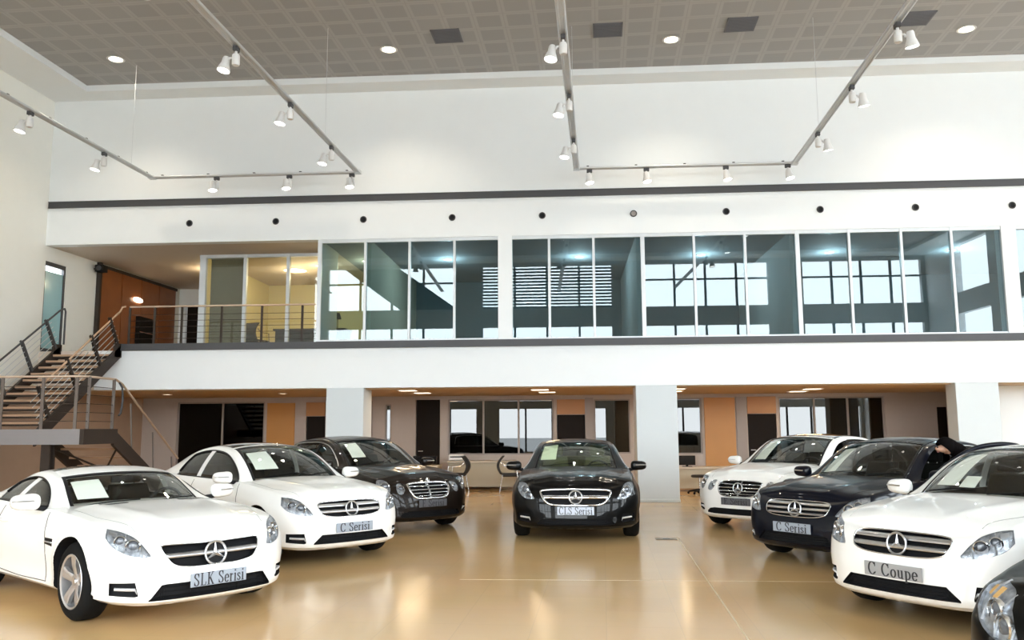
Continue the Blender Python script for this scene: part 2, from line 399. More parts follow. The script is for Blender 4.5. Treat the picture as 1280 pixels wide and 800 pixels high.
# main glazing on the gallery: four bays
mull = [-5.72,-4.65,-3.62,-2.58,-1.55,-1.28,-.41,.595,1.70,2.85,3.98,5.13,6.26,7.39,8.47,9.55,9.82,10.9,12.0,13.1,14.2,15.3,16.4]
bays = [(0,4,.10,.27),(5,8,.06,.10),(8,11,.10,.10),(11,15,.10,.27),(16,22,.06,.1)]
for n, (a, z, w0, w1) in enumerate(bays):
    fr = MB(); y0, y1 = YW+.02, YW+.12
    xa, xb = mull[a], mull[z]
    x0_ = xa+.045 if n in (2, 3) else xa-.02
    fr.box((x0_,y0,5.90),(xb+.02,y1,5.98)); fr.box((x0_,y0,3.60),(xb+.02,y1,3.64))
    pn = MB()
    for q in range(a, z+1):
        if n in (2, 3) and q == a:
            pn.box((mull[q],YW+.06,3.62),(mull[q+1],YW+.07,5.92)); continue
        w = .09 if q in (0,8,11) else .055
        fr.box((mull[q]-w/2,y0-.01,3.60),(mull[q]+w/2,y1,5.98))
        if q < z: pn.box((mull[q],YW+.06,3.62),(mull[q+1],YW+.07,5.92))
    o = struct(fr.build('window_%d' % (n+1), frame_alu), 'pale framed tinted glazing of the gallery offices')
    pn.build('pane', G_mezz, o)
b = MB(); b.box((-1.575,YW,3.6),(-1.255,YW+.3,5.98)); b.box((9.53,YW,3.6),(9.84,YW+.3,5.98))
struct(b.build('trim_4', white_wall), 'white posts between the gallery glazing bays')
for n, x in enumerate((-4.6, 1.62, 5.05)):
    b = MB(); b.box((x-.05,YW+.2,3.45),(x+.05,25.0,5.98)); struct(b.build('wall_partition', [beigeroom, grey_part, grey_part][n]), 'partition between gallery offices')
# recessed glazing at the left of the gallery
fr = MB(); YR = 20.4; rm = [-9.13,-8.05,-6.95,-5.76]
fr.box((-9.22,YR,5.90),(-5.7,YR+.1,5.98)); fr.box((-9.22,YR,3.45),(-5.7,YR+.1,3.52))
pn = MB()
for q, x in enumerate(rm):
    w = .16 if q == 0 else .08
    fr.box((x-w/2,YR-.01,3.45),(x+w/2,YR+.1,5.98))
    if q < 3: pn.box((x,YR+.04,3.5),(rm[q+1],YR+.05,5.92))
o = struct(fr.build('window_6', frame_alu), 'clear glazing of the lit gallery office'); pn.build('pane', G_clear, o)
b = MB(); b.box((-9.2,YR+.1,3.45),(-9.1,25.4,5.98)); struct(b.build('wall_office_side', creamroom), 'side wall of the lit office')
b = MB(); b.box((-5.76,YW+.12,3.45),(-5.70,YR,5.98)); struct(b.build('wall_return', white_wall), 'short return wall beside the recess')
b = MB()
for k in range(24): b.box((-8.98,YR+.14+.004*(k%2),3.5+k*.1),(-8.1,YR+.15+.004*(k%2),3.6+k*.1))
o = b.build('roller_blind', blinds); c = MB(); c.cyl((-9.0,YR+.145,5.92),(-8.08,YR+.145,5.92),.03); c.build('roller_tube', alu, o)
tag(o, 'olive grey roller blind drawn down behind the leftmost gallery office pane', 'blind')

# wood panelling on the corridor's left wall, split into leaves
wp = MB(); 
for k in range(4):
    y0 = 21.15+k*.98
    wq(XL, XL+.06, y0+.015, y0+.965, 3.45, 5.86, wp)
wq(XL, XL+.09, 21.08, 25.1, 5.86, 5.94, wp, 1); wq(XL, XL+.10, 21.02, 21.12, 3.45, 5.98, wp, 1)
struct(wp.build('trim_5', [wood_orange, stairmetal]), 'orange wood panelling along the gallery corridor')
b = MB(); b.box((-11.78,25.34,3.45),(-11.15,25.4,5.42)); do = struct(b.build('door_2', doorblack), 'dark door at the end of the gallery corridor')
b = MB(); b.box((-11.84,25.36,3.45),(-11.78,25.4,5.48)); b.box((-11.15,25.36,3.45),(-11.09,25.4,5.48)); b.box((-11.84,25.36,5.42),(-11.09,25.4,5.48)); b.build('door_frame', frame_alu, do)
b = MB(); b.tube([(-11.25,25.30,4.45),(-11.36,25.30,4.45)],.012); b.build('handle', alu, do)

# rear wall below the gallery
YB = 23.6
b = MB()
for x0, x1, z0, z1 in ((XL-.3,-11.15,0,2.52),(-11.15,-8.6,0,.02),(-11.15,-8.6,2.40,2.52),(-8.6,-7.4,0,2.52),(-7.4,-6.85,1.98,2.52),(-6.85,-5.15,0,2.52),(-5.15,-4.98,0,.1),(-5.15,-4.98,2.3,2.52),
                       (-4.98,-4.28,0,2.52),(-4.28,-3.6,2.42,2.52),(-3.6,-3.38,0,2.52),(-3.38,-.43,0,.89),(-3.38,-.43,2.42,2.52),(-.43,-.35,0,2.52),(-.35,.43,1.98,2.52),(.43,.67,0,2.52),(.67,1.66,0,.91),(.67,1.66,2.40,2.52),
                       (1.66,2.6,0,2.52),(2.6,3.61,0,.89),(2.6,3.61,2.42,2.52),(3.61,4.83,0,2.52),(4.83,5.6,1.97,2.52),(5.6,5.67,0,2.52),(5.67,8.48,0,.89),(5.67,8.48,2.42,2.52),(8.48,XR+.2,0,2.52)):
    b.box((x0,YB,z0),(x1,YB+.15,z1))
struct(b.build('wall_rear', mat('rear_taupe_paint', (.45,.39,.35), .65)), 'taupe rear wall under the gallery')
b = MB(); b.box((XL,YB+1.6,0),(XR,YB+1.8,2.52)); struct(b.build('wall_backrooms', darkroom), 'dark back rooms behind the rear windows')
def panel(name, x0, x1, z0, z1, m, lab, y=YB, t=.03):
    q = MB(); q.box((x0,y-t,z0),(x1,y,z1)); return struct(q.build(name, m, bevel=.004), lab)
panel('trim_6', -8.52,-7.72,.02,2.36, ochre, 'ochre wall panel right of the dark sliding window')
panel('trim_7', -7.40,-6.86,1.99,2.37, ochre_warm, 'ochre panel over the left dark door')
panel('trim_8', -.345,.425,1.99,2.40, ochre_warm, 'ochre panel over the middle dark door')
panel('trim_9', 3.67,4.50,.02,2.42, ochre, 'ochre wall panel beside the right window')
panel('trim_10', 4.83,5.60,1.98,2.44, ochre_warm, 'ochre panel over the right dark door')
panel('trim_11', 4.53,4.80,.0,2.44, grey_panel, 'taupe strip between ochre panel and dark door')
panel('trim_12', .43,.66,.0,2.44, grey_panel, 'taupe strip right of the middle door')
panel('trim_13', -6.8,-5.5,.0,2.4, grey_panel, 'taupe strip beside the left door')
def dark_door(n, x0, x1, z1, lab):
    q = MB(); q.box((x0+.02,YB+.04,0),(x1-.02,YB+.09,z1)); o = struct(q.build('door_%d' % n, doorblack), lab)
    q = MB(); q.tube([(x0+.08,YB+.02,1.0),(x0+.2,YB+.02,1.0)], .011); q.tube([(x0+.08,YB+.04,1.0),(x0+.08,YB+.02,1.0)], .011); q.build('handle', alu, o)
dark_door(3,-7.4,-6.85,1.98,'dark door half hidden by the left column'); dark_door(4,-.35,.43,1.98,'dark door behind the black four-door coupe')
dark_door(5,4.83,5.60,1.97,'dark door right of the ochre panel'); dark_door(6,-4.28,-3.6,2.42,'dark door left of the wide rear window')
q = MB(); q.box((9.84,YB-.02,0),(10.08,YB,2.12)); struct(q.build('door_7', doorblack), 'narrow dark door behind the person')
def rear_window(n, xs, z0, z1, m, lab, y=YB+.05):
    q = MB(); p = MB()
    q.box((xs[0],y,z1-.04),(xs[-1],y+.08,z1)); q.box((xs[0],y,z0),(xs[-1],y+.08,z0+.04))
    for i, x in enumerate(xs):
        q.box((x-.025,y-.01,z0),(x+.025,y+.08,z1))
        if i < len(xs)-1: p.box((x,y+.03,z0),(xs[i+1],y+.04,z1))
    o = struct(q.build('window_%d' % n, grey_panel), lab); p.build('pane', m, o)
rear_window(7,(-11.13,-9.83,-8.62),.02,2.40,glass('black_sliding_glass',(.05,.05,.05),1.45,.0,.5),'dark sliding window beneath the gallery at the left')
rear_window(8,(-3.36,-2.39,-1.41,-.45),.89,2.42,G_low,'wide rear window with bright reflections')
rear_window(9,(.69,1.65),.91,2.40,G_low,'rear window left of the middle column')
rear_window(14,(2.62,3.59),.89,2.42,G_low,'rear window right of the middle column')
rear_window(15,(5.69,6.63,7.52,8.46),.89,2.42,G_low,'rear window behind the white sedan')
rear_window(16,(-5.14,-4.99),.1,2.3,G_low,'narrow window behind the left column')
b = MB(); b.box((9.3,YW+1.2,0),(XR,YW+1.35,2.52)); struct(b.build('wall_right_rear', white_wall), 'white wall at the right under the gallery')
# ------------------------------------------------------------------ staircase
ORD = ['first','second','third','fourth','fifth','sixth','seventh','eighth','ninth','tenth','eleventh','twelfth']
st = empty('staircase', (-10.4, 16, 0)); tag(st, 'steel and wood staircase with a half landing at the left wall', 'staircase')
def stp(b, name, m, parent=st, **k):
    o = b.build(name, m, None, **k); o.parent = parent; o.matrix_parent_inverse = Matrix.Translation(-Vector(st.location)); return o
LZ = 1.63; U0, U1 = 16.1, 18.9          # upper flight
def slopebar(b, x0, x1, y0, z0, y1, z1, h, mi=0):
    """a plate running up a slope, h deep measured vertically below the line"""
    b.add([(x0,y0,z0),(x1,y0,z0),(x1,y1,z1),(x0,y1,z1),(x0,y0,z0-h),(x1,y0,z0-h),(x1,y1,z1-h),(x0,y1,z1-h)],
          [(0,1,2,3),(4,7,6,5),(0,4,5,1),(1,5,6,2),(2,6,7,3),(3,7,4,0)], mi)
XA, XB = -11.82, -10.36
for x in (XA, XB):
    b = MB(); slopebar(b, x-.025, x+.025, U0-.15, LZ-.02, U1, 3.58, .30); b.box((x-.025,U1-.25,3.28),(x+.025,YW+.02,3.60)); stp(b, 'stringer', stairmetal)
n = 11
for k in range(n):
    z = LZ+(k+1)*(3.5-LZ)/(n+1); y = U0+(k+.5)*(U1-U0)/n
    b = MB(); b.box((XA+.03,y-.15,z-.045),(XB-.03,y+.15,z)); o = stp(b, 'tread', wood_step, bevel=.006)
    b = MB(); b.box((XA+.03,y-.13,z-.08),(XB-.03,y-.10,z-.045)); b.box((XA+.03,y+.10,z-.08),(XB-.03,y+.13,z-.045)); b.build('tread_angle', stairmetal, o)
# landing
b = MB(); b.box((-12.42,15.0,LZ-.05),(-8.82,16.05,LZ)); stp(b, 'landing_deck', wood_step)
b = MB(); b.box((-12.42,14.94,LZ-.27),(-8.86,15.0,LZ+.01)); stp(b, 'landing_beam', lightsteel)
b = MB(); b.box((-8.86,14.94,LZ-.27),(-8.78,16.1,LZ+.01)); stp(b, 'landing_side_beam', stairmetal)
b = MB(); b.box((-12.42,16.05,LZ-.27),(-8.8,16.11,LZ-.05)); stp(b, 'landing_rear_beam', stairmetal)
b = MB(); b.box((-9.66,15.08,0),(-9.49,15.12,LZ-.27)); b.box((-9.66,15.22,0),(-9.49,15.26,LZ-.27)); b.box((-9.59,15.12,0),(-9.56,15.22,LZ-.27)); b.box((-9.72,15.0,0),(-9.43,15.34,.02)); stp(b, 'support_post', stairmetal)
# lower flight going down and back from the landing
XC, XD = -10.2, -8.82
for x in (XC, XD):
    b = MB(); slopebar(b, x-.03, x+.03, 16.0, LZ, 18.85, .12, .30); stp(b, 'stringer', stairmetal)
for k in range(8):
    f = (k+1)/9.; z = LZ*(1-f); y = 16.05+f*2.75
    b = MB(); b.box((XC+.03,y-.15,z-.045),(XD-.03,y+.15,z)); stp(b, 'tread', wood_step, bevel=.006)
b = MB()
for k in range(3):
    y0, y1 = 16.2+k*.85, 16.2+(k+1)*.85; z = lambda y: LZ*(1-(y-16)/2.85)-.22
    xm = (XC+XD)/2
    b.tube([(XC,y0,z(y0)),(xm,y1,z(y1))], .02); b.tube([(XD,y0,z(y0)),(xm,y1,z(y1))], .02)
stp(b, 'cross_brace', stairmetal)
# handrails
def rail(name, P, m=alu, r=.022):
    b = MB(); b.tube(P, r, 10); return stp(b, name, m, smooth=60)
def rails_sloped(x, y0, z0, y1, z1, ts, m_post, h=.92):
    d = Vector((0, y1-y0, z1-z0)); L = d.length; d.normalize(); nrm = Vector((0,-d.z,d.y))
    for t in ts:
        p = Vector((x, y0+(y1-y0)*t, z0+(z1-z0)*t)); q = p+nrm*h*.83
        b = MB(); 
        for sx in (-.022, .022):
            b.add([p+Vector((sx-.006,0,0))-d*.035, p+Vector((sx+.006,0,0))-d*.035, p+Vector((sx+.006,0,0))+d*.035, p+Vector((sx-.006,0,0))+d*.035,
                   q+Vector((sx-.006,0,0))-d*.03, q+Vector((sx+.006,0,0))-d*.03, q+Vector((sx+.006,0,0))+d*.03, q+Vector((sx-.006,0,0))+d*.03],
                  [(0,3,2,1),(4,5,6,7),(0,1,5,4),(1,2,6,5),(2,3,7,6),(3,0,4,7)])
        stp(b, 'baluster', m_post)
    for k in range(5):
        o = nrm*h*.83*(k+1)/6.2
        b = MB(); b.tube([Vector((x,y0,z0))+o, Vector((x,y1,z1))+o], .007, 6); stp(b, 'guard_rod', alu)
rails_sloped(XA, U0, LZ+.02, U1, 3.58, (.08,.36,.66,.95), darkmetal); rails_sloped(XB, U0, LZ+.02, U1, 3.58, (.10,.42,.72,.97), stairmetal)
rail('handrail', [(XA,16.0,2.48),(XA,U1-.05,4.40),(XA,U1+.12,4.46),(XA,U1+.16,4.40),(XA,U1+.16,3.62)], darkmetal)
rail('handrail', [(XB,16.0,2.46),(XB,U1-.05,4.36),(XB,U1+.02,4.46),(XB+.06,U1+.06,4.48)], wood_step)
# landing guard
rail('handrail', [(-12.4,14.97,2.60),(-8.95,14.97,2.60),(-8.85,15.03,2.60),(-8.82,16.0,2.60),(-8.82,16.25,2.52),(-8.82,18.8,.98)], mat('pale_bronze_rail', (.56,.44,.34), .35, .5))
b = MB(); b.tube([(-8.82,16.12,2.56),(-8.82,16.26,2.45),(-8.82,16.30,2.2),(-8.82,16.25,1.95),(-8.82,16.18,1.9)], .02, 8); stp(b, 'rail_return', darkmetal, smooth=60)
for x, y in ((-10.40,14.97),(-9.62,14.97),(-8.98,14.97),(-8.82,15.1),(-8.82,15.95)):
    b = MB(); b.box((x-.028,y-.012,LZ),(x+.028,y+.012,2.6)); stp(b, 'baluster', mat('taupe_steel_post', (.15,.125,.11), .5, .2))
for k in range(5):
    z = LZ+.15+k*.16
    b = MB(); b.tube([(-12.4,14.97,z),(-8.9,14.97,z),(-8.82,15.05,z),(-8.82,15.95,z)], .007, 6); stp(b, 'guard_rod', stairmetal)
for t in (.25,.6,.93):
    y = 16.05+t*2.75; z = LZ*(1-t)
    b = MB(); b.tube([(-8.82,y,z),(-8.82,y-.12,z+.92)], .016, 8); stp(b, 'baluster', mat('taupe_steel_post', (.15,.125,.11), .5, .2))

# gallery railing
gr = empty('gallery_railing', (-8.1,YW+.03,3.6)); tag(gr, 'thin metal railing along the gallery recess, left of the tinted glazing', 'railing')
def grp(b, name, m, **k):
    o = b.build(name, m, None, **k); o.parent = gr; o.matrix_parent_inverse = Matrix.Translation(-Vector(gr.location)); return o
b = MB(); b.tube([(-10.2,YW+.03,4.47),(-5.80,YW+.03,4.47)], .022, 10); grp(b, 'handrail', mat('pale_bronze_rail', (.56,.44,.34), .35, .5), smooth=60)
for x in (-10.2,-9.6,-8.95,-8.0,-7.05,-6.1):
    b = MB(); b.box((x-.025,YW+.02,3.55),(x+.025,YW+.045,4.47)); grp(b, 'baluster', stairmetal)
for k in range(5):
    z = 3.72+k*.14; b = MB(); b.tube([(-10.2,YW+.03,z),(-5.80,YW+.03,z)], .006, 6); grp(b, 'guard_rod', stairmetal)

# ------------------------------------------------------------------ ceiling fittings
for i, x in enumerate((-9.785,-3.749,2.233,8.211)):
    o = empty('downlight', (x,17.04,9.67))
    b = MB(); b.lathe([(.17,0),(.19,-.012),(.145,-.02),(.135,0),(.135,.02)], n=24); b.build('trim_ring', white_metal, o, smooth=50)
    b = MB(); b.lathe([(0,-.004),(.08,-.01),(.137,-.004),(.137,.003),(0,.003)], n=24); b.build('lamp_lens', lamp_down, o, smooth=50)
    tag(o, ('leftmost', 'second from left', 'third from left', 'rightmost')[i]+' of the four round lit downlights in the grey tiled ceiling', 'downlight', 'round ceiling downlights')
    l = bpy.data.lights.new('downlight_lamp', 'SPOT'); l.energy = 160; l.spot_size = R(120); l.spot_blend = .6; l.color = (1,.88,.7); l.shadow_soft_size = .12
    q = bpy.data.objects.new('downlight_lamp', l); COL.objects.link(q); q.parent = o; q.location = (0,0,-.05)
for i, (x, y) in enumerate(((-2.42,16.52),(.89,16.51),(3.56,16.48),(7.0,16.5))):
    o = empty('ceiling_vent', (x,y,9.67), -R(2.2))
    b = MB(); b.box((-.29,-.29,-.012),(.29,.29,-.002)); b.build('vent_backing', ventgrey, o)
    b = MB()
    for k in range(12): b.box((-.27,-.26+k*.046,-.022),(.27,-.238+k*.046,-.012))
    b.box((-.3,-.3,-.02),(.3,-.275,0)); b.box((-.3,.275,-.02),(.3,.3,0)); b.box((-.3,-.3,-.02),(-.275,.3,0)); b.box((.275,-.3,-.02),(.3,.3,0))
    b.build('vent_slats', mat('vent_slat_grey', (.13,.13,.145), .5), o)
    tag(o, ('dark square air vent above the left lighting track', 'dark square air vent right of the middle lighting rail', 'dark square air vent second from the right in the ceiling', 'dark square air vent beside the far right lighting rail')[i], 'vent', 'ceiling vents')
for i in range(11):
    x = -8.85+i*2.073
    o = empty('air_vent_nozzle', (x,YW,6.435))
    Mx = Matrix.Rotation(PI/2, 4, 'X')
    b = MB(); b.lathe([(.055,.0),(.075,0),(.08,.012),(.07,.03),(.055,.02)], Mx, 20); b.build('nozzle_ring', darkmetal, o, smooth=50)
    b = MB(); b.lathe([(0,.006),(.03,.01),(.056,.018),(.056,.002),(0,.002)], Mx, 20); b.build('nozzle_core', black if i != 5 else mat('grey_nozzle', (.3,.27,.25), .5), o, smooth=50)
    tag(o, 'round %s air nozzle on the white fascia, %s from the left' % ('grey' if i == 5 else 'black', ORD[i]), 'nozzle', 'air nozzles on the fascia')

# lighting tracks: two U-shaped suspended rails with spotlights
def track(name, xl, xr, z, y_far, y_near, label, wires):
    t = empty(name, (0,0,0)); tag(t, label, 'lighting track', 'suspended lighting tracks')
    def seg(P):
        b = MB(); P = [Vector(p) for p in P]; d = (P[1]-P[0]).normalized(); s = Vector((-d.y,d.x,0))
        for o in (-.045, .045): b.tube([P[0]+s*o, P[1]+s*o], .026, 8)
        b.add([P[0]+s*.04+Vector((0,0,-.012)),P[0]-s*.04+Vector((0,0,-.012)),P[1]-s*.04+Vector((0,0,-.012)),P[1]+s*.04+Vector((0,0,-.012)),
               P[0]+s*.04+Vector((0,0,.012)),P[0]-s*.04+Vector((0,0,.012)),P[1]-s*.04+Vector((0,0,.012)),P[1]+s*.04+Vector((0,0,.012))],
              [(0,1,2,3),(4,7,6,5),(0,4,5,1),(1,5,6,2),(2,6,7,3),(3,7,4,0)])
        b.build('rail', alu, t, smooth=50)
        b = MB(); L = (P[1]-P[0]).length; k = int(L/1.1)
        for q in range(k+1):
            p = P[0]+d*(.25+q*(L-.5)/max(1,k)); b.box((-.025,-.025,.0),(.025,.025,.055), M=Matrix.Translation(p))
        b.build('clip', darkmetal, t)
    A = (xl+dx(y_far), y_far, z); B = (xr+dx(y_far), y_far, z)
    seg([A, B]); seg([(xl+dx(y_near),y_near,z), A]); seg([(xr+dx(y_near),y_near,z), B])
    for p in (A, B):
        b = MB(); b.box((-.075,-.075,-.035),(.075,.075,.035), M=Matrix.Translation(p)); b.build('corner_joint', alu, t, bevel=.01)
    for x, y in wires:
        b = MB(); b.tube([(x,y,z),(x,y,9.67)], .005, 5); b.build('suspension_wire', alu, t)
    return t
ZT = 7.36
track('lighting_track', -9.45, -4.66, ZT, 18.28, 3.0, 'U-shaped suspended lighting track at the left, with its open end towards the viewer', [(-9.45+dx(17.41),17.41),(-9.45+dx(8),8),(-4.66+dx(9),9),(-4.66+dx(16.0),16.0)])
track('lighting_track', .255, 5.03, ZT, 18.42, 3.0, 'U-shaped suspended lighting track at the right, over the black four-door coupe', [(.255+dx(16.3),16.3),(.255+dx(8),8),(5.03+dx(9),9),(5.03+dx(16.3),16.3)])
def make_spot():
    o = empty('track_spotlight', (0,0,0))
    b = MB(); b.box((-.035,-.06,-.10),(.035,.06,-.03)); b.build('adapter', darkmetal, o, bevel=.006)
    b = MB(); b.cyl((0,0,-.1),(0,0,-.16),.02); b.lathe([(0,-.32),(.05,-.32),(.058,-.30),(.058,-.17),(.05,-.15),(0,-.15)], n=20); b.build('driver_can', white_metal, o, smooth=40)
    b = MB(); b.tube([(.05,0,-.2),(.09,0,-.2),(.11,0,-.24)], .016, 8); b.build('arm', white_metal, o, smooth=50)
    H_ = Matrix.Translation((.17,-.02,-.27)) @ Matrix.Rotation(R(8), 4, 'X') @ Matrix.Rotation(R(-8), 4, 'Y')
    b = MB(); b.lathe([(0,.10),(.045,.10),(.055,.07),(.06,.0),(.095,-.10),(.10,-.13),(.092,-.13),(.085,-.10)], H_, 24); b.build('lamp_head', white_metal, o, smooth=40)
    b = MB(); b.lathe([(0,-.118),(.088,-.118),(.088,-.10),(0,-.10)], H_, 24); b.build('lamp_lens', lamp_white, o, smooth=40)
    return o
spot0 = make_spot(); first = True
spots = []
for nm, xs, far in (('left', (-9.45,-4.66), 18.28), ('right', (.255,5.03), 18.42)):
    for side, x in zip(('left','right'), xs):
        for q, y in enumerate((16.4,14.1,11.85,9.6)):
            spots.append((x+dx(y), y, 0 if (nm, side) == ('right', 'right') else PI, 'spotlight %s from the corner on the %s arm of the %s track' % (ORD[q], side, nm), R(0)))
    for q, x in enumerate(((-7.95,-6.26,-4.82) if nm == 'left' else (.52,1.78,3.52,4.86))):
        spots.append((x, far-.0, -PI/2, 'spotlight %s from the left on the cross bar of the %s track' % (ORD[q], nm), 0))
for x, y, rz, lab, _ in spots:
    o = spot0 if first else copy_tree(spot0); first = False
    o.location = (x, y, ZT); o.rotation_euler = (0,0,rz)
    tag(o, 'white '+lab, 'spotlight', 'track spotlights')
    l = bpy.data.lights.new('spot_lamp', 'SPOT'); l.energy = 14; l.spot_size = R(80); l.spot_blend = .7; l.color = (1,.97,.92); l.shadow_soft_size = .09
    q = bpy.data.objects.new('spot_lamp', l); COL.objects.link(q); q.parent = o; q.location = (.19,-.04,-.42); q.rotation_euler = (R(14),R(-12),0)

# recessed lights under the gallery
und = [(-3.812,19.953),(-3.713,21.367),(-.687,20.116),(-.553,21.502),(2.52,20.296),(2.62,21.6),(5.837,20.912),(5.851,22.268),(-7.2,21.0),(-10.2,21.0)]
ul = ['nearer one at left','farther one at left','nearer one over the black coupe','farther one over the black coupe','nearer one by the middle column','farther one by the middle column','nearer one over the white sedan','farther one over the white sedan','small one by the ochre panel','small one by the dark window']
for i, (x, y) in enumerate(und):
    small = i >= 8
    w, d = (.20,.20) if not small else (.07,.07)
    o = empty('recessed_light', (x,y,2.52))
    b = MB(); b.box((-w-.02,-d-.02,-.012),(w+.02,-d,0)); b.box((-w-.02,d,-.012),(w+.02,d+.02,0)); b.box((-w-.02,-d,-.012),(-w,d,0)); b.box((w,-d,-.012),(w+.02,d,0)); b.build('trim_frame', white_metal, o)
    b = MB(); b.box((-w,-d,-.006),(w,d,-.001)); b.build('diffuser', lamp_warm, o)
    tag(o, 'recessed light in the tan ceiling below the gallery, '+ul[i], 'recessed light', 'recessed lights under the gallery')
    l = bpy.data.lights.new('recessed_lamp', 'AREA'); l.shape = 'RECTANGLE'; l.size = 2*w; l.size_y = 2*d; l.energy = 7.5; l.color = (1,.72,.42)
    q = bpy.data.objects.new('recessed_lamp', l); COL.objects.link(q); q.parent = o; q.location = (0,0,-.02)
# corridor and office lamps
for x, y, w, e, nm in ((-9.8,22.2,.09,16,'small downlight in the tan ceiling of the gallery corridor'),
                   (-7.5,22.6,.30,40,'lit ceiling panel in the cream gallery office, left one'),(-6.6,22.0,.12,30,'round lit lamp in the cream gallery office, right of the ceiling panel'),(-5.2,21.5,.14,34,'lit lamp in the beige office behind the leftmost tinted pane'),
    (-3.1,21.5,.09,48,'added fill downlight in the dark gallery office, leftmost one'),(.3,21.5,.09,48,'added fill downlight in the dark gallery office, second one'),(3.4,21.5,.09,48,'added fill downlight in the dark gallery office, middle one'),(6.6,21.5,.09,48,'added fill downlight in the dark gallery office, fourth one'),(9.6,21.5,.09,48,'added fill downlight in the dark gallery office, near the right edge')):  # dark-office downlights are added fill to brighten the rooms behind the tinted glass
    o = empty('ceiling_light', (x,y,5.98)); tag(o, nm, 'ceiling light', 'gallery ceiling lights')
    b = MB(); b.lathe([(0,-.012),(w,-.012),(w,0),(0,0)], n=24); b.build('diffuser', lamp_warm, o, smooth=30)
    b = MB(); b.lathe([(w,-.016),(w+.02,-.016),(w+.02,0),(w,0)], n=24); b.build('trim_ring', white_metal, o, smooth=30)
    l = bpy.data.lights.new('office_lamp', 'POINT'); l.energy = e; l.color = (1,.80,.50) if x < -4 and y != 21.5 or x == -5.2 else (.85,.95,1); l.shadow_soft_size = w
    q = bpy.data.objects.new('office_lamp', l); COL.objects.link(q); q.parent = o; q.location = (0,0,-.3)
o = empty('reflection_oval', (XL+.06+dx(22.9),22.9,5.26)); b = MB(); b.sphere((.03,0,0), 1, 10, sc=(.05,.26,.075)); b.build('diffuser', lamp_warm, o, smooth=60)  # glowing oval added in place of a lamp's reflection in the glossy panelling
b = MB(); b.box((0,-.2,-.05),(.03,.2,.05)); b.build('back_plate', white_metal, o); tag(o, 'glowing oval standing in for a lamp reflection in the orange wood panelling', 'reflection stand-in')
o = empty('wall_cabinet', (XL+.06+dx(23.3),23.3,3.45)); b = MB(); b.box((0,-.45,.05),(.12,.45,1.35)); b.build('cabinet_body', doorblack, o, bevel=.01)
for z in (.45,.9):
    b = MB(); b.box((.12,-.43,z),(.135,.43,z+.02)); b.build('shelf_edge', wood_orange, o)
tag(o, 'dark low cabinet against the orange wood panelling', 'cabinet')
# wall boxes: loudspeaker in the gallery corner
o = empty('wall_speaker', (-12.1,20.9,5.78)); b = MB(); b.box((-.08,-.12,-.09),(.14,.12,.09)); b.build('cabinet', black, o, bevel=.012)
b = MB(); b.lathe([(0,.012),(.06,.012),(.07,0),(0,0)], Matrix.Translation((.03,-.12,0)) @ Matrix.Rotation(PI/2,4,'X'), 16); b.build('cone', darkmetal, o); b = MB(); b.tube([(-.08,0,0),(-.2,0,0)], .02); b.build('bracket', darkmetal, o)
tag(o, 'small black loudspeaker high on the wall beside the orange wood panelling', 'loudspeaker')
# floor socket
o = empty('floor_socket', (1.379,12.74,0)); b = MB(); b.box((-.15,-.09,0),(.15,.09,.006)); b.build('cover_plate', mat('bronze_cover', (.22,.17,.12), .4, .5), o, bevel=.003)
b = MB(); b.box((-.05,-.02,.006),(.05,.02,.009)); b.build('lid_slot', darkmetal, o)
tag(o, 'small rectangular floor box cover in the tiles right of the black four-door coupe', 'floor box')

# ------------------------------------------------------------------ furniture under the gallery
def desk(name, x0, x1, y0, y1, h, label, panel_z=.09):
    o = empty(name, ((x0+x1)/2,(y0+y1)/2,0)); w, d = (x1-x0)/2, (y1-y0)/2
    b = MB(); b.box((-w,-d,h-.04),(w,d,h)); b.build('desk_top', counter_top, o, bevel=.006)
    b = MB(); b.box((-w+.06,-d+.05,panel_z),(w-.06,-d+.075,h-.04)); b.build('front_panel', counter, o)
    for sx in (-1, 1):
        b = MB(); b.box((sx*(w-.04)-.025,-d+.05,0),(sx*(w-.04)+.025,d-.05,h-.04)); b.build('side_panel', counter, o)
    tag(o, label, 'desk'); return o
desk('reception_desk', -3.25, -1.45, 22.6, 23.3, .76, 'beige reception desk under the wide rear window, left of the black four-door coupe')
desk('reception_desk', -4.7, -3.35, 21.7, 22.4, .68, 'beige desk with a dark monitor behind the brown-black sedan')
desk('reception_desk', 2.55, 4.6, 21.9, 22.6, .62, 'beige desk right of the middle column, under the ochre wall panel')
def monitor(x, y, z, w, h, label):
    o = empty('monitor', (x,y,z)); b = MB(); b.box((-w/2,-.02,.04),(w/2,.02,.04+h)); b.build('screen_housing', screen, o, bevel=.008)
    b = MB(); b.box((-.03,.0,0),(.03,.03,.12)); b.box((-.12,-.08,0),(.12,.08,.012)); b.build('stand', black, o)
    b = MB(); b.box((-w/2+.015,.018,.055),(w/2-.015,.022,.025+h)); b.build('display', screen, o); tag(o, label, 'monitor', 'desk monitors')
monitor(-3.75,22.05,.68,.62,.20,'black monitor on the desk behind the brown-black sedan')
monitor(2.98,22.2,.62,.42,.24,'black monitor on the desk right of the middle column')
o = empty('printer', (-3.22,22.45,.76)); o.location = (-3.05,22.95,.76); b = MB(); b.box((-.2,-.16,0),(.2,.16,.17)); b.build('body', white_metal, o, bevel=.04, seg=3); b = MB(); b.box((-.15,-.165,.09),(.15,-.158,.12)); b.build('paper_slot', black, o); b = MB(); b.box((-.14,-.22,.03),(.14,-.16,.04)); b.build('tray', white_metal, o)
tag(o, 'white printer on the left end of the beige reception desk', 'printer')
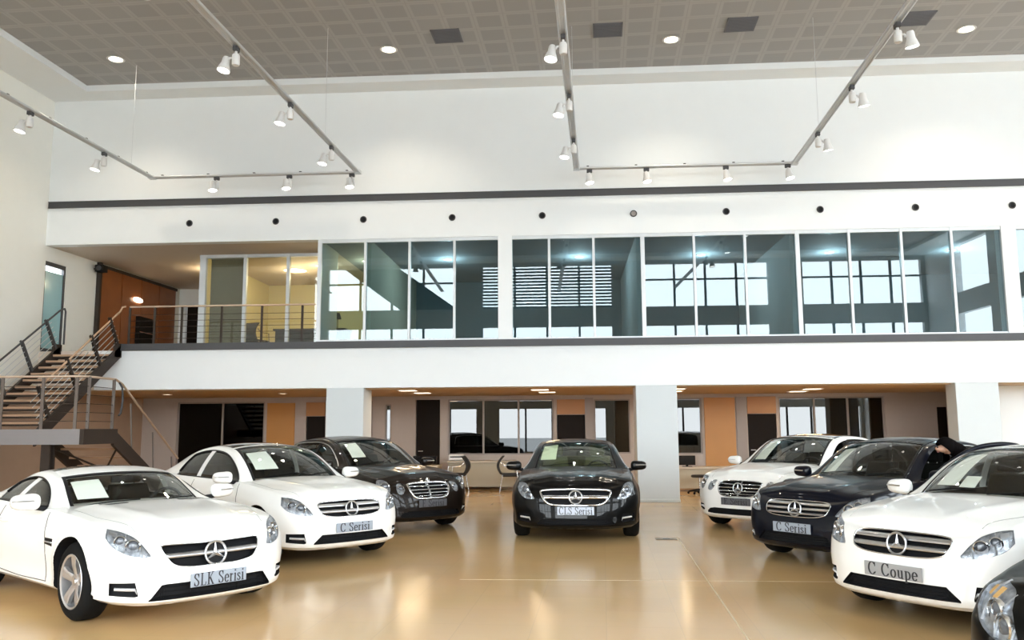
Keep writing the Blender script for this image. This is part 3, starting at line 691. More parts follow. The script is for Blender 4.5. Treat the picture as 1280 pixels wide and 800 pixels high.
def make_chair():
    o = empty('visitor_chair', (0,0,0))
    b = MB(); G = []
    for i in range(9):
        t = i/8; z = .46+.46*t; off = -.07*math.sin(PI*t)*1.2-.06*t+ (.12*t*t)
        G.append([(off-.02*math.cos(q*PI/6-PI/2), -.23+.46*q/6, z) for q in range(7)])
    B = [[(p[0]-.05,p[1],p[2]) for p in r] for r in G]
    b.shell(G, B); b.build('backrest', chairblack, o, smooth=50, bevel=.01)
    b = MB(); b.box((-.02,-.24,.40),(.46,.24,.48)); b.build('seat', chairblack, o, bevel=.03, seg=3)
    for sy in (-1, 1):
        b = MB(); b.tube([(-.05,sy*.25,.75),(.05,sy*.27,.66),(.35,sy*.27,.66),(.42,sy*.27,.0)], .012, 8); b.build('arm_leg', chrome, o, smooth=60)
        b = MB(); b.tube([(0,sy*.25,.44),(-.08,sy*.25,0)], .012, 8); b.build('leg', chrome, o, smooth=60)
    return o
ch0 = make_chair()
for i, (x, y, rz, lab) in enumerate(((-2.72,21.95,PI*.98,'black visitor chair behind the front of the brown-black sedan'),(-1.72,21.9,R(4),'black visitor chair left of the black four-door coupe'),
                                     (-.75,21.9,PI*.95,'black visitor chair hidden partly behind the black four-door coupe\'s mirror'))):
    o = ch0 if i == 0 else copy_tree(ch0); o.location = (x,y,0); o.rotation_euler = (0,0,rz); tag(o, lab, 'chair', 'visitor chairs at the reception desk')
o = empty('swivel_stool', (3.15,21.3,0))
b = MB()
for k in range(5):
    a = 2*PI*k/5+.3; b.tube([(0,0,.12),(.28*math.cos(a),.28*math.sin(a),.06)], [.025,.018], 8)
b.build('star_base', black, o)
for k in range(5):
    a = 2*PI*k/5+.3; b = MB(); b.sphere((.28*math.cos(a),.28*math.sin(a),.03), .03, 8); b.build('castor', black, o, smooth=60)
b = MB(); b.cyl((0,0,.1),(0,0,.4),.025); b.build('gas_column', chrome, o, smooth=40); b = MB(); b.lathe([(0,.47),(.19,.46),(.21,.43),(.19,.40),(0,.39)], n=24); b.build('seat', chairblack, o, smooth=40)
tag(o, 'black swivel stool on a star base right of the middle column', 'stool')
# dark furniture in the lit gallery office
o = empty('office_desk', (-6.65,21.6,3.45)); b = MB(); b.box((-.95,-.35,.70),(.95,.35,.74)); b.build('desk_top', doorblack, o, bevel=.005)
b = MB(); b.box((-.9,-.3,.12),(.9,-.27,.70)); b.build('front_panel', doorblack, o)
for sx in (-.9, .88):
    b = MB(); b.box((sx,-.3,0),(sx+.03,.3,.70)); b.build('side_panel', doorblack, o)
tag(o, 'dark desk in the cream lit gallery office', 'desk')
o = copy_tree(ch0); o.location = (-8.2,21.35,3.45); o.rotation_euler = (0,0,R(70)); tag(o, 'black chair at the left end of the dark desk in the lit gallery office', 'chair')
o = empty('desk_lamp', (-6.0,21.6,4.19)); b = MB(); b.lathe([(0,0),(.09,0),(.09,.02),(0,.03)], n=16); b.build('base', doorblack, o); b = MB(); b.tube([(0,0,.02),(0,0,.3),(.05,0,.42)], .012, 6); b.build('stem', doorblack, o); b = MB(); b.lathe([(.03,.40),(.05,.44),(.10,.28),(.09,.28)], n=16); b.build('shade', doorblack, o)
tag(o, 'dark lamp on the dark desk in the lit gallery office', 'lamp')
# ------------------------------------------------------------------ cars
def apply_mods(o):
    dg = bpy.context.evaluated_depsgraph_get(); dg.update()
    me = bpy.data.meshes.new_from_object(o.evaluated_get(dg))
    o.modifiers.clear(); old = o.data; o.data = me; me.name = o.name; return o
def bool_cut(o, cutter_mb, mats):
    c = cutter_mb.build('cutter', mats); c.data.update()
    md = o.modifiers.new('cut', 'BOOLEAN'); md.operation = 'DIFFERENCE'; md.solver = 'EXACT'; md.object = c
    try: md.material_mode = 'TRANSFER'
    except Exception: pass
    apply_mods(o); bpy.data.objects.remove(c, do_unlink=True)

def car_body_points(P):
    fo, wb, ro, W = P['fo'], P['wb'], P['ro'], P['W']; hw = W/2; rear = -(wb+ro)
    nb = P.get('bow', 1.0)
    ctl = [(fo,-.30*0), (fo-.010*nb,.20), (fo-.036*nb,.42), (fo-.088*nb,.60), (fo-.175,.735), (fo-.335,hw-.052), (fo-.60,hw-.013),
           (-.0,hw), (-.8,hw-.012), (-wb*.55,hw-.005), (-wb,hw), (-wb-.35,hw-.03), (rear+.32,hw-.09), (rear+.14,hw-.20), (rear+.05,.48), (rear+.012,.25), (rear,0)]
    fine = catmull(ctl, 700)
    fine = [np.array(p) for p in fine]; fine[0][1] = 0; fine[-1][1] = 0
    L = np.concatenate([[0], np.cumsum([np.linalg.norm(fine[i+1]-fine[i]) for i in range(len(fine)-1)])])
    M = 150
    wts = np.array([1.9 if f[0] > -.6 else 1.0 for f in fine]); cw = np.concatenate([[0], np.cumsum((L[1:]-L[:-1])*wts[1:])])
    q = np.linspace(0, cw[-1], M)
    X = np.interp(q, cw, [p[0] for p in fine]); Y = np.interp(q, cw, [p[1] for p in fine])
    Y[0] = 0; Y[-1] = 0
    return X, Y
INF = [(0,.075),(.06,.02),(.13,.0),(.3,.004),(.44,.012),(.52,.022),(.62,.035),(.75,.055),(.86,.085),(.94,.125),(1,.19)]
INS = [(0,.10),(.06,.035),(.12,.028),(.2,.032),(.34,.018),(.46,.002),(.58,.0),(.68,.003),(.76,.010),(.80,.022),(.9,.045),(.96,.066),(1,.095)]
INR = [(0,.1),(.12,.02),(.4,0),(.55,.0),(.7,.03),(.9,.06),(1,.12)]
def build_body(P):
    X, Y = car_body_points(P); M = len(X); K, L = 26, 16
    sh = pspline(P['shoulder']); wb = P['wb']; Rw = P['Rw']; fo = P['fo']
    gi = lambda tab, t: float(np.interp(t, [a for a, _ in tab], [b for _, b in tab]))
    rows = []
    ts = [0,.03,.06,.09,.13,.18,.24,.30,.36,.42,.47,.52,.57,.62,.66,.70,.74,.77,.80,.84,.88,.91,.94,.965,.985,1.0]
    tops = []
    for j in range(M):
        a = max(0, j-1); b = min(M-1, j+1); tx, ty = X[b]-X[a], Y[b]-Y[a]
        if j == 0: tx, ty = 0, 1
        if j == M-1: tx, ty = 0, -1
        l = math.hypot(tx, ty); nx, ny = ty/l, -tx/l
        wf = max(nx, 0)**2; wr_ = max(-nx, 0)**2; ws = 1-wf-wr_
        zt = sh(X[j]); fr = smoothstep(-.3, fo-.1, X[j])
        zb = P['sill']+ (P['lip']-P['sill'])*wf + .08*wr_
        col = []
        for t in ts:
            z = zb+(zt-zb)*t
            ins = wf*gi(INF, t)+ws*gi(INS, t)+wr_*gi(INR, t)
            for ax in (0, -wb):
                dd = math.hypot(X[j]-ax, z-Rw); 
                if ws > .4 and z > .25: ins -= .020*math.exp(-((dd-(Rw+.05))/.06)**2)*ws
            x, y = X[j]-nx*ins, Y[j]-ny*ins
            if j in (0, M-1): y = 0
            col.append((x, max(0, y), z))
        S = col[-1]; ys = S[1]
        hoodm = smoothstep(-.75, -.45, X[j]); decky = smoothstep(-wb-.5, -wb-.2, X[j])
        cr = P['hoodcrown']*hoodm*min(1, (ys/.72)**1.3) + P['deckcrown']*(1-hoodm)*min(1, (ys/.7)**1.3)
        top = []
        for k in range(1, L+1):
            u = (k/L)**1.35; y = ys*(1-u)
            z = S[2]+cr*(1-(1-u)**2.6)
            if ys > .3: z += hoodm*P.get('crease', .014)*math.exp(-((y-(.30+.22*smoothstep(fo, -.6, X[j])))/.07)**2)*smoothstep(fo, fo-.3, X[j])
            x = S[0]
            if P['tub'][1] < x < P['tub'][0] and y < P['tuby']: z = .50
            top.append((x, y, z))
        rows.append(col+top)
    mb = MB(); n = len(rows[0])
    half = []
    bm = MB()
    def add_half(sgn):
        G = [[(p[0], sgn*p[1], p[2]) for p in r] for r in rows]
        mb.grid(G)
        Bt = [[(r[0][0], sgn*r[0][1]*f, r[0][2]) for f in (1,.75,.5,.25,0)] for r in rows]
        mb.grid(Bt)
    add_half(1); add_half(-1)
    o = mb.build('body', P['paint'], None, fix=False)
    b = bmesh.new(); b.from_mesh(o.data)
    bmesh.ops.remove_doubles(b, verts=b.verts, dist=3e-4); bmesh.ops.dissolve_degenerate(b, edges=b.edges, dist=1e-5)
    b.normal_update(); bmesh.ops.recalc_face_normals(b, faces=b.faces)
    b.to_mesh(o.data); b.free()
    # tub faces and the underside take the dark cabin trim
    o.data.materials.append(cabin_dark); o.data.materials.append(blackmesh)
    for p in o.data.polygons:
        c = p.center
        if P['tub'][1]-.03 < c.x < P['tub'][0]+.03 and abs(c.y) < P['tuby']+.01 and c.z > .45: p.material_index = 1
        if c.z < P['lip']+.02 and abs(p.normal.z) > .9: p.material_index = 2
    bv = BVHTree.FromPolygons([v.co.copy() for v in o.data.vertices], [tuple(p.vertices) for p in o.data.polygons])
    return o, bv, rows
def cast(bv, o, d):
    r = bv.ray_cast(Vector(o), Vector(d).normalized()); return r[0], r[1]
def patch(bv, cols, nr, d, xr, n=None, off=0.0):
    """project a patch given as (y, zlow, zhigh) columns at x = xr onto the body along d; returns grid pushed off along -d"""
    cols = catmull(cols, n or len(cols)*4) if n != 0 else cols
    d = Vector(d).normalized(); G = []
    for y, z0, z1 in cols:
        row = []
        for k in range(nr):
            z = z0+(z1-z0)*k/(nr-1); o = Vector((xr, y, z))-d*1.5
            h, _ = cast(bv, o, d)
            row.append(h if h is not None else None)
        G.append(row)
    for i in range(len(G)):
        for k in range(nr):
            if G[i][k] is None:
                cand = [G[a][b] for a in range(len(G)) for b in range(nr) if G[a][b] is not None]
                ref = Vector((xr, cols[i][0], cols[i][1]+(cols[i][2]-cols[i][1])*k/(nr-1)))
                best = min(cand, key=lambda c: (c.y-ref.y)**2+(c.z-ref.z)**2) if cand else ref
                G[i][k] = best.copy()
    return G
def push(G, v): v = Vector(v); return [[p+v for p in r] for r in G]
def mirror_cols(c): return [(-y, a, b) for y, a, b in reversed(c[1:] if c[0][0] == 0 else c)] + list(c)
def border_of(G):
    n, k = len(G), len(G[0])
    return [G[0][j] for j in range(k)]+[G[i][k-1] for i in range(1, n)]+[G[n-1][j] for j in range(k-2, -1, -1)]+[G[i][0] for i in range(n-2, 0, -1)]

def star(name, c, r, parent, tilt=0.0, M=None, disc=True):
    """three pointed star inside a ring, facing +x"""
    b = MB(); Mx = M or (Matrix.Translation(c) @ Matrix.Rotation(tilt, 4, 'Y'))
    b.tube([Mx @ Vector((0, r*.93*math.cos(2*PI*k/36), r*.93*math.sin(2*PI*k/36))) for k in range(36)], r*.10, 8, closed=True)
    for k in range(3):
        a = PI/2+2*PI*k/3; tip = Vector((0, r*.95*math.cos(a), r*.95*math.sin(a)))
        s1 = Vector((0, r*.20*math.cos(a+PI/3), r*.20*math.sin(a+PI/3))); s2 = Vector((0, r*.20*math.cos(a-PI/3), r*.20*math.sin(a-PI/3)))
        f = Vector((r*.14,0,0)); bk = Vector((-r*.06,0,0))
        V = [tip, s1, f, s2, bk]
        b.add([Mx @ p for p in V], [(0,1,2),(0,2,3),(0,4,1),(0,3,4),(1,4,2),(2,4,3)])
    o = b.build(name, satin if disc else chrome, parent, smooth=35)
    if disc:
        b = MB(); b.lathe([(0,-r*.10),(r*.92,-r*.10),(r*.92,-r*.3),(0,-r*.3)], Mx @ Matrix.Rotation(PI/2, 4, 'Y'), 32); b.build('emblem_disc', black, o)
    return o

def wheel_parts(Rw, wdt, spokes):
    root = None
    b = MB(); rr = Rw*.70
    prof = [(rr,-wdt/2),(rr+.02,-wdt/2-.005),(Rw-.03,-wdt/2+.005),(Rw-.006,-wdt/2+.03),(Rw,-wdt/2+.05),(Rw,wdt/2-.05),(Rw-.006,wdt/2-.03),(Rw-.03,wdt/2-.005),(rr+.02,wdt/2+.005),(rr,wdt/2)]
    Mx = Matrix.Rotation(-PI/2, 4, 'X')      # axis z -> +y (outside)
    b.lathe(prof, Mx, 48)
    for q in (-.03, .03):
        b.lathe([(Rw+.0008,q-.004),(Rw-.01,q-.003),(Rw-.01,q+.003),(Rw+.0008,q+.004)], Mx, 48)
    tyre = b.build('wheel', rubber, None, smooth=40)
    b = MB(); b.lathe([(rr-.004,-wdt/2+.01),(rr+.004,wdt/2-.004),(rr-.005,wdt/2+.004),(rr-.02,wdt/2-.004),(rr-.03,-wdt/2+.02)], Mx, 48); b.build('rim_barrel', rimsilver, tyre, smooth=40)
    b = MB()
    ns = spokes
    for k in range(ns):
        for e in ((-.10, .10) if ns == 5 else (0,)):
            a0 = 2*PI*k/ns; a1 = a0+e*.95; a0 = a0+e*.9
            p0 = Vector((.045*math.cos(a0), .045*math.sin(a0), wdt/2-.045)); p1 = Vector((.6*rr*math.cos(a1), .6*rr*math.sin(a1), wdt/2-.018)); p2 = Vector((rr*.985*math.cos(a1), rr*.985*math.sin(a1), wdt/2-.012))
            t = Vector((-math.sin(a1), math.cos(a1), 0)); w = (.030, .024, .030) if ns == 5 else (.03, .024, .03)
            G = []
            for p, ww in zip((p0, p1, p2), w):
                G.append([Mx @ (p+t*ww+Vector((0,0,-.03))), Mx @ (p+t*ww), Mx @ (p+t*ww*.4+Vector((0,0,.008))), Mx @ (p-t*ww*.4+Vector((0,0,.008))), Mx @ (p-t*ww), Mx @ (p-t*ww+Vector((0,0,-.03)))])
            b.grid(G, close_v=True)
    b.lathe([(0,wdt/2-.03),(.06,wdt/2-.032),(.075,wdt/2-.05),(.07,wdt/2-.09)], Mx, 24)
    b.build('rim_spokes', rimsilver, tyre, smooth=40)
    b = MB(); b.lathe([(0,wdt/2-.02),(.03,wdt/2-.022),(.034,wdt/2-.03)], Mx, 20); b.build('hub_cap', satin, tyre, smooth=40)
    b = MB(); b.lathe([(0,-.0),(rr*.78,-.0),(rr*.78,-.025),(0,-.025)], Mx, 32); b.build('brake_disc', mat('brake_steel', (.16,.155,.15), .4, .7), tyre, smooth=40)
    return tyre

def arc(cx, cy, rx, ry, a0, a1, n=10): return [(cx+rx*math.cos(R(a0+(a1-a0)*i/n)), cy+ry*math.sin(R(a0+(a1-a0)*i/n))) for i in range(n+1)]
TK, TN = .135, .055                      # thick and thin strokes of the serif lettering, per unit cap height
GLYPH = {   # advance width, strokes (points, widths)
 'S': (.62, [([(.50,.80)]+arc(.29,.755,.20,.215,20,200,9)[0:]+[(.20,.60),(.38,.44)]+arc(.29,.24,.21,.22,35,-155,9)+[(.07,.20)], None), ([(.50,.66),(.50,.95)], TN), ([(.07,.05),(.07,.32)], TN)]),
 'L': (.66, [([(.19,0),(.19,1)], TK), ([(.05,.975),(.33,.975)], TN), ([(.05,.025),(.57,.025)], TN), ([(.57,.0),(.60,.28)], TN)]),
 'K': (.78, [([(.19,0),(.19,1)], TK), ([(.05,.975),(.33,.975)], TN), ([(.05,.025),(.33,.025)], TN), ([(.62,.97),(.22,.42)], TN), ([(.32,.58),(.65,.02)], TK), ([(.50,.975),(.74,.975)], TN), ([(.54,.025),(.78,.025)], TN)]),
 'C': (.74, [(arc(.38,.5,.30,.47,40,320,18), None), ([(.63,.66),(.63,.97)], TN), ([(.63,.12),(.66,.26)], TN)]),
 'E': (.68, [([(.19,0),(.19,1)], TK), ([(.05,.975),(.56,.975)], TN), ([(.05,.025),(.58,.025)], TN), ([(.19,.52),(.45,.52)], TN), ([(.56,1),(.57,.74)], TN), ([(.58,0),(.61,.26)], TN), ([(.45,.40),(.45,.64)], TN)]),
 'e': (.50, [(arc(.26,.32,.19,.305,2,325,16), None), ([(.08,.34),(.44,.34)], TN)]),
 'r': (.42, [([(.15,0),(.15,.62)], TK), ([(.03,.60),(.20,.63)], TN), ([(.03,.02),(.29,.02)], TN), ([(.18,.45),(.25,.58),(.34,.60)], TN), ([(.32,.56),(.38,.56)], TK*.9)]),
 'i': (.32, [([(.16,0),(.16,.62)], TK), ([(.04,.60),(.20,.63)], TN), ([(.03,.02),(.29,.02)], TN), ([(.16,.80),(.16,.93)], TK)]),
 's': (.42, [(arc(.20,.475,.12,.125,30,200,7)+[(.20,.33)]+arc(.20,.17,.14,.14,40,-160,7), None), ([(.33,.44),(.33,.60)], TN), ([(.06,.04),(.06,.20)], TN)]),
 'o': (.52, [(arc(.26,.31,.19,.29,0,360,18), None)]),
 'u': (.58, [([(.15,.62),(.15,.16),(.20,.06),(.30,.04),(.40,.10)], None), ([(.43,0),(.43,.62)], TK), ([(.03,.60),(.18,.60)], TN), ([(.32,.60),(.45,.60)], TN), ([(.43,.02),(.55,.02)], TN)]),
 'p': (.56, [([(.15,-.26),(.15,.62)], TK), ([(.03,.60),(.18,.62)], TN), ([(.03,-.25),(.29,-.25)], TN), (arc(.28,.31,.20,.29,140,-140,12), None)]),
 ' ': (.34, [])}
def text_obj(txt, size, parent, loc, m, name='lettering', bold=0):
    """serif lettering facing +x, centred, built as flat raised strokes"""
    wtot = sum(GLYPH[c][0] for c in txt)+.05*(len(txt)-1); x0 = -wtot/2; b = MB(); sx = min(size, .47/wtot)
    for c in txt:
        w, st_ = GLYPH[c]
        for pts, wd in st_:
            P_ = [Vector((p[0]+x0, p[1]-.45)) for p in pts]; L_, R_ = [], []
            for i, p in enumerate(P_):
                t = (P_[min(i+1, len(P_)-1)]-P_[max(i-1, 0)]).normalized(); n = Vector((-t.y, t.x))
                ww = wd if wd else TN+(TK-TN)*abs(t.y)**1.5
                L_.append(p+n*ww/2); R_.append(p-n*ww/2)
            A = [[Vector((.0015, q.x*sx, q.y*size)), Vector((.0015, r.x*sx, r.y*size))] for q, r in zip(L_, R_)]
            b.shell(A, [[p-Vector((.003,0,0)) for p in r] for r in A])
        x0 += w+.05
    o = b.build(name, m, parent); o.location = loc; return o

def greenhouse(P, root, body_rows):
    """pillars, roof and glass lofted over the side rail"""
    rail = catmull(P['rail'], 90); N = len(rail)
    fw = P['wsx']; rx = P['rearx']            # x of windscreen top edge, x of roof rear edge
    sh = pspline(P['shoulder'])
    xs0, xe = rail[0][0], rail[-1][0]
    def bow(x):
        if x > fw: return P['bow0']*smoothstep(fw-.9, xs0, x)+.03
        if x < rx: return -.03-P.get('bow1', .12)*smoothstep(rx+.3, xe, x)
        return .03*(1-2*(fw-x)/(fw-rx))
    def crown(x):
        e = smoothstep(xs0+.02, fw, x)*smoothstep(xe-.02, rx, x); return .012+P.get('roofcrown', .045)*e
    def strip(i, u):
        x, y, z = rail[i]; b_, c_ = bow(x), crown(x)
        return (x+b_*(1-abs(u)**2.0), u*y, z+c_*(1-abs(u)**2.3))
    def um(i, w): return 1-w/max(.2, rail[i][1])
    iw = min(range(N), key=lambda i: abs(rail[i][0]-fw)); ir = min(range(N), key=lambda i: abs(rail[i][0]-rx))
    pw = P.get('pillar', .065); hd = P.get('header', .05)
    def hdr_idx(i, dist):
        j = i
        while j < N-1 and np.linalg.norm(rail[j]-rail[i]) < dist: j += 1
        return j
    ih = hdr_idx(iw, hd)
    U = 25
    def sub(i0, i1, w, name, m, solid, smooth=50, off=0.0):
        G = []
        for i in range(i0, i1+1):
            e = um(i, w); G.append([Vector(strip(i, -e+2*e*k/(U-1)))+Vector((0,0,off)) for k in range(U)])
        b = MB(); b.grid(G); o = b.build(name, m, root, smooth=smooth, fix=False)
        # outward normals up
        if o.data.polygons[len(o.data.polygons)//2].normal.z < 0:
            bm = bmesh.new(); bm.from_mesh(o.data); bmesh.ops.reverse_faces(bm, faces=bm.faces); bm.to_mesh(o.data); bm.free()
        if solid:
            q = o.modifiers.new('solid', 'SOLIDIFY'); q.thickness = solid; q.offset = -1
        return o
    wsg = sub(0, iw, pw, 'windshield', P.get('wsglass', G_car), .004)
    # black frit band around the screen
    fb = MB()
    def fstrip(pts_a, pts_b): fb.grid([[a, b] for a, b in zip(pts_a, pts_b)])
    lift = Vector((.002,0,.003))
    fr = lambda i, u: Vector(strip(i, u))+lift
    fstrip([fr(i, -um(i, pw)) for i in range(iw+1)], [fr(i, -um(i, pw+.028)) for i in range(iw+1)])
    fstrip([fr(i, um(i, pw)) for i in range(iw+1)], [fr(i, um(i, pw+.028)) for i in range(iw+1)])
    def inrow(i, d):                          # a point d below the header
        j = i
        while j > 0 and np.linalg.norm(rail[j]-rail[i]) < d: j -= 1
        return j
    jt = inrow(iw, .05); us = [-1+2*k/24 for k in range(25)]
    fstrip([fr(iw, u*um(iw, pw)) for u in us], [fr(jt, u*um(jt, pw)) for u in us])
    fb.build('windshield_border', P.get('frit', black), wsg, smooth=50, solid=.002)
    sub(iw, ih, pw, 'roof_header', P['paint'], .03)
    sub(ih, ir, pw, 'roof_panel', P.get('roofmat', P['paint']), .03)
    rw_ = sub(ir, N-1, pw+.04, 'rear_window', G_side, .004)
    # pillars and rails
    DX = P['dlo_end']
    def margin(x): return P.get('railm', .045)+smoothstep(DX+P.get('cw', .45), DX, x)*.6
    hw = P['W']/2
    def belt(i):
        x = rail[i][0]; zb = sh(x)+.004; yb = min(hw-.105, max(rail[i][1]+.02, hw-.105))
        return yb, zb
    for s in (1, -1):
        f = MB(); gl = MB(); T_ = []
        inner = []
        for i in range(N):
            e = um(i, pw if i <= ir else pw+.04)
            inner.append([strip(i, s*(1-(1-e)*k/3)) for k in range(4)])
        side = []; outl = []
        for i in range(N):
            x, y, z = rail[i]; yb, zb = belt(i)
            zo = max(min(zb, z), z-margin(x)); 
            def at(zz, x=x, y=y, z=z, yb=yb, zb=zb, s=s):
                if z-zb < 1e-4: return (x, s*y, zz)
                t = (z-zz)/(z-zb); t = min(1, max(0, t)); return (x, s*(y+(yb-y)*t+.022*math.sin(PI*min(1, t))), zz)
            side.append([at(z+(zo-z)*k/4) for k in range(5)]); outl.append((zo, zb, at))
        f.grid([list(reversed(a))+b[1:] for a, b in zip(inner, side)])
        f.build('roof_frame', P['paint'], root, smooth=50, solid=.0)
        G = []
        for i in range(N):
            zo, zb, at = outl[i]
            if P.get('dooropen') and s == 1 and rail[i][0] > -1.70: continue
            if zo > zb+.012:
                G.append([Vector(at(zb-.03+(zo-zb+.03)*k/8))-Vector((0,s*.008,0)) for k in range(9)])
        if len(G) > 3:
            gl.grid(G); g_ = gl.build('side_window', G_side, root, smooth=50, solid=.004)
            # window surround
            e = MB(); pts = [g[-1]+Vector((0,s*.010,0)) for g in G]; e.tube(pts, .009, 6)
            bl = [g[0]+Vector((0,s*.014,.032)) for g in G]; e.tube(bl, .009, 6); e.build('window_surround', P.get('dlotrim', black), g_, smooth=60)
            # B pillar leaning back a little
            for xb, wp_, mm, nm in P['bpillars']:
                lo = min(range(len(G)), key=lambda q: abs(G[q][0].x-xb)); 
                bp = MB(); A = []; 
                for k in range(9):
                    sl = P.get('blean', .10)*(k/8.)
                    ia = min(range(len(G)), key=lambda q: abs(G[q][0].x-(xb+wp_/2+sl))); row = []
                    for dxp in (-wp_/2, -wp_/4, 0, wp_/4, wp_/2):
                        xx = xb+sl+dxp
                        q = max(0, min(len(G)-2, next((q for q in range(len(G)-1) if G[q+1][0].x <= xx), len(G)-2)))
                        a, b_ = G[q][k], G[q+1][k]; t = (a.x-xx)/max(1e-6, a.x-b_.x); t = min(1, max(0, t))
                        p = a.lerp(b_, t); row.append(Vector((xx, p.y+s*.006, p.z)))
                    A.append(row)
                bp.shell(A, [[p-Vector((0,s*.012,0)) for p in r] for r in A]); bp.build(nm, mm, root, smooth=50)
    return rail, strip, iw

def make_car(P):
    root = empty(P['name'], (0,0,0))
    body, bv, rows = build_body(P)
    fo, wb, W, Rw = P['fo'], P['wb'], P['W'], P['Rw']; hw = W/2
    # wheel houses
    c = MB()
    Mx = Matrix.Rotation(-PI/2, 4, 'X')
    for ax in (0, -wb):
        for s in (1, -1):
            y0, y1 = (hw-.40, hw+.2) if s > 0 else (-hw-.2, -hw+.40)
            c.tube([(ax,y0,Rw+.005),(ax,y1,Rw+.005)], Rw+P.get('archgap', .045), 40)
    bool_cut(body, c, blackmesh)
    # recesses in the nose
    F = (-1,0,0); cut = MB(); hl = []
    gcols = mirror_cols(P['grille'])
    GG = patch(bv, gcols, 9, F, fo, 41)
    cut.shell(push(GG, (.06,0,0)), push(GG, (-.07,0,0)))
    IG = None
    if P.get('intake'):
        IG = patch(bv, mirror_cols(P['intake']), 5, F, fo, 0); IG = patch(bv, [tuple(q) for q in np.array([np.array(mirror_cols(P['intake'])[i])*(1-t)+np.array(mirror_cols(P['intake'])[i+1])*t for i in range(len(mirror_cols(P['intake']))-1) for t in (0,.25,.5,.75)]+[np.array(mirror_cols(P['intake'])[-1])])], 5, F, fo, 0)
        cut.shell(push(IG, (.06,0,0)), push(IG, (-.06,0,0)))
    def lin(c): return [tuple(np.array(c[i])*(1-t)+np.array(c[i+1])*t) for i in range(len(c)-1) for t in (0,.2,.4,.6,.8)]+[tuple(c[-1])]
    FG = {}
    for s in (1, -1):
        if P.get('fog'):
            cc = [(s*y, a, b) for y, a, b in lin(P['fog'])]; d = Vector((-1, -s*.55, 0)).normalized()
            G = patch(bv, cc, 5, d, P['fogx'], 0); FG[s] = (G, d); cut.shell(push(G, -d*.05), push(G, d*.05))
    HG = {}
    for s in (1, -1):
        for q, hc in enumerate(P['heads']):
            cc = [(s*y, a, b) for y, a, b in hc['cols']]; d = Vector((-1, -s*hc.get('dy', .62), hc.get('dz', 0))).normalized()
            G = patch(bv, cc, 9, d, hc['x'], 25); HG[(s, q)] = (G, d); cut.shell(push(G, -d*.05), push(G, d*.062), 1)
    bool_cut(body, cut, [blackmesh, headlamp_back])
    if P.get('dooropen'):
        c = MB(); c.box((-1.67,.52,.34),(-.78,1.2,1.3)); bool_cut(body, c, cabin_dark)
    for p in body.data.polygons: p.use_smooth = True
    body.data.set_sharp_from_angle(angle=R(32))
    body.parent = root
    # grille
    bars = P['bars']
    gr_ = None
    b = MB(); b.shell(push(GG, (-.062,0,0)), push(GG, (-.069,0,0))); gr_ = b.build('grille', blackmesh, root)
    zc = P['starz']
    for z0, z1, inset, m in bars:
        cc = []
        for y, a, bb in catmull(gcols, 41):
            l, h = max(z0, a+.004), min(z1, bb-.004)
            if h-l > .006: cc.append((y, l, h))
        if len(cc) > 3:
            G = patch(bv, cc, 5, F, fo, 0); k = len(G[0])
            A = [[p+Vector((-inset+.012*math.sin(PI*j/(k-1)),0,0)) for j, p in enumerate(r)] for r in G]
            b = MB(); b.shell(A, push(G, (-inset-.025,0,0))); b.build('grille_bar', m, gr_, smooth=50)
    for yv in P.get('vbars', ()):
        cc = [(yv-.006, P['grille'][0][1]+.01, P['grille'][0][2]-.01), (yv+.006, P['grille'][0][1]+.01, P['grille'][0][2]-.01)]
        G = patch(bv, cc, 5, F, fo, 0); b = MB(); b.shell(push(G, (-.02,0,0)), push(G, (-.05,0,0))); b.build('grille_rib', satin, gr_)
    if P.get('surround'):
        b = MB(); b.tube([p+Vector((.001,0,0)) for p in border_of(GG)], P['surround'], 8, closed=True); b.build('grille_surround', chrome, root, smooth=60)
    h, _ = cast(bv, (fo+1, 0, zc), F)
    if P.get('star', 1) == 1: star('star_emblem', h+Vector((.004,0,0)), P['starr'], root, -R(8))
    else:
        hx = Vector((fo-.17, 0, 0)); t_, _ = cast(bv, (hx.x, 0, 2), (0,0,-1))
        b = MB(); b.cyl(t_+Vector((0,0,-.01)), t_+Vector((0,0,.035)), .006, .004, 8); b.lathe([(0,.006),(.02,.004),(.024,0)], Matrix.Translation(t_), 16); so = b.build('bonnet_star_foot', chrome, root)
        star('star_emblem', t_+Vector((0,0,.07)), .036, so, disc=False)
        b = MB(); b.lathe([(0,.006),(.026,.004),(.03,0)], Matrix.Translation(h+Vector((0,0,.09))) @ Matrix.Rotation(PI/2, 4, 'Y'), 20)
    if IG:
        b = MB(); A = push(IG, (-.045,0,0)); b.shell(A, push(IG, (-.058,0,0)))
        for zf in (1, 2, 3): b.tube([r[zf]+Vector((-.04,0,0)) for r in IG], .005, 5)
        for i in range(2, len(IG)-2, 2): b.tube([p+Vector((-.042,0,0)) for p in IG[i]], .004, 5)
        b.build('lower_intake', blackmesh, root)
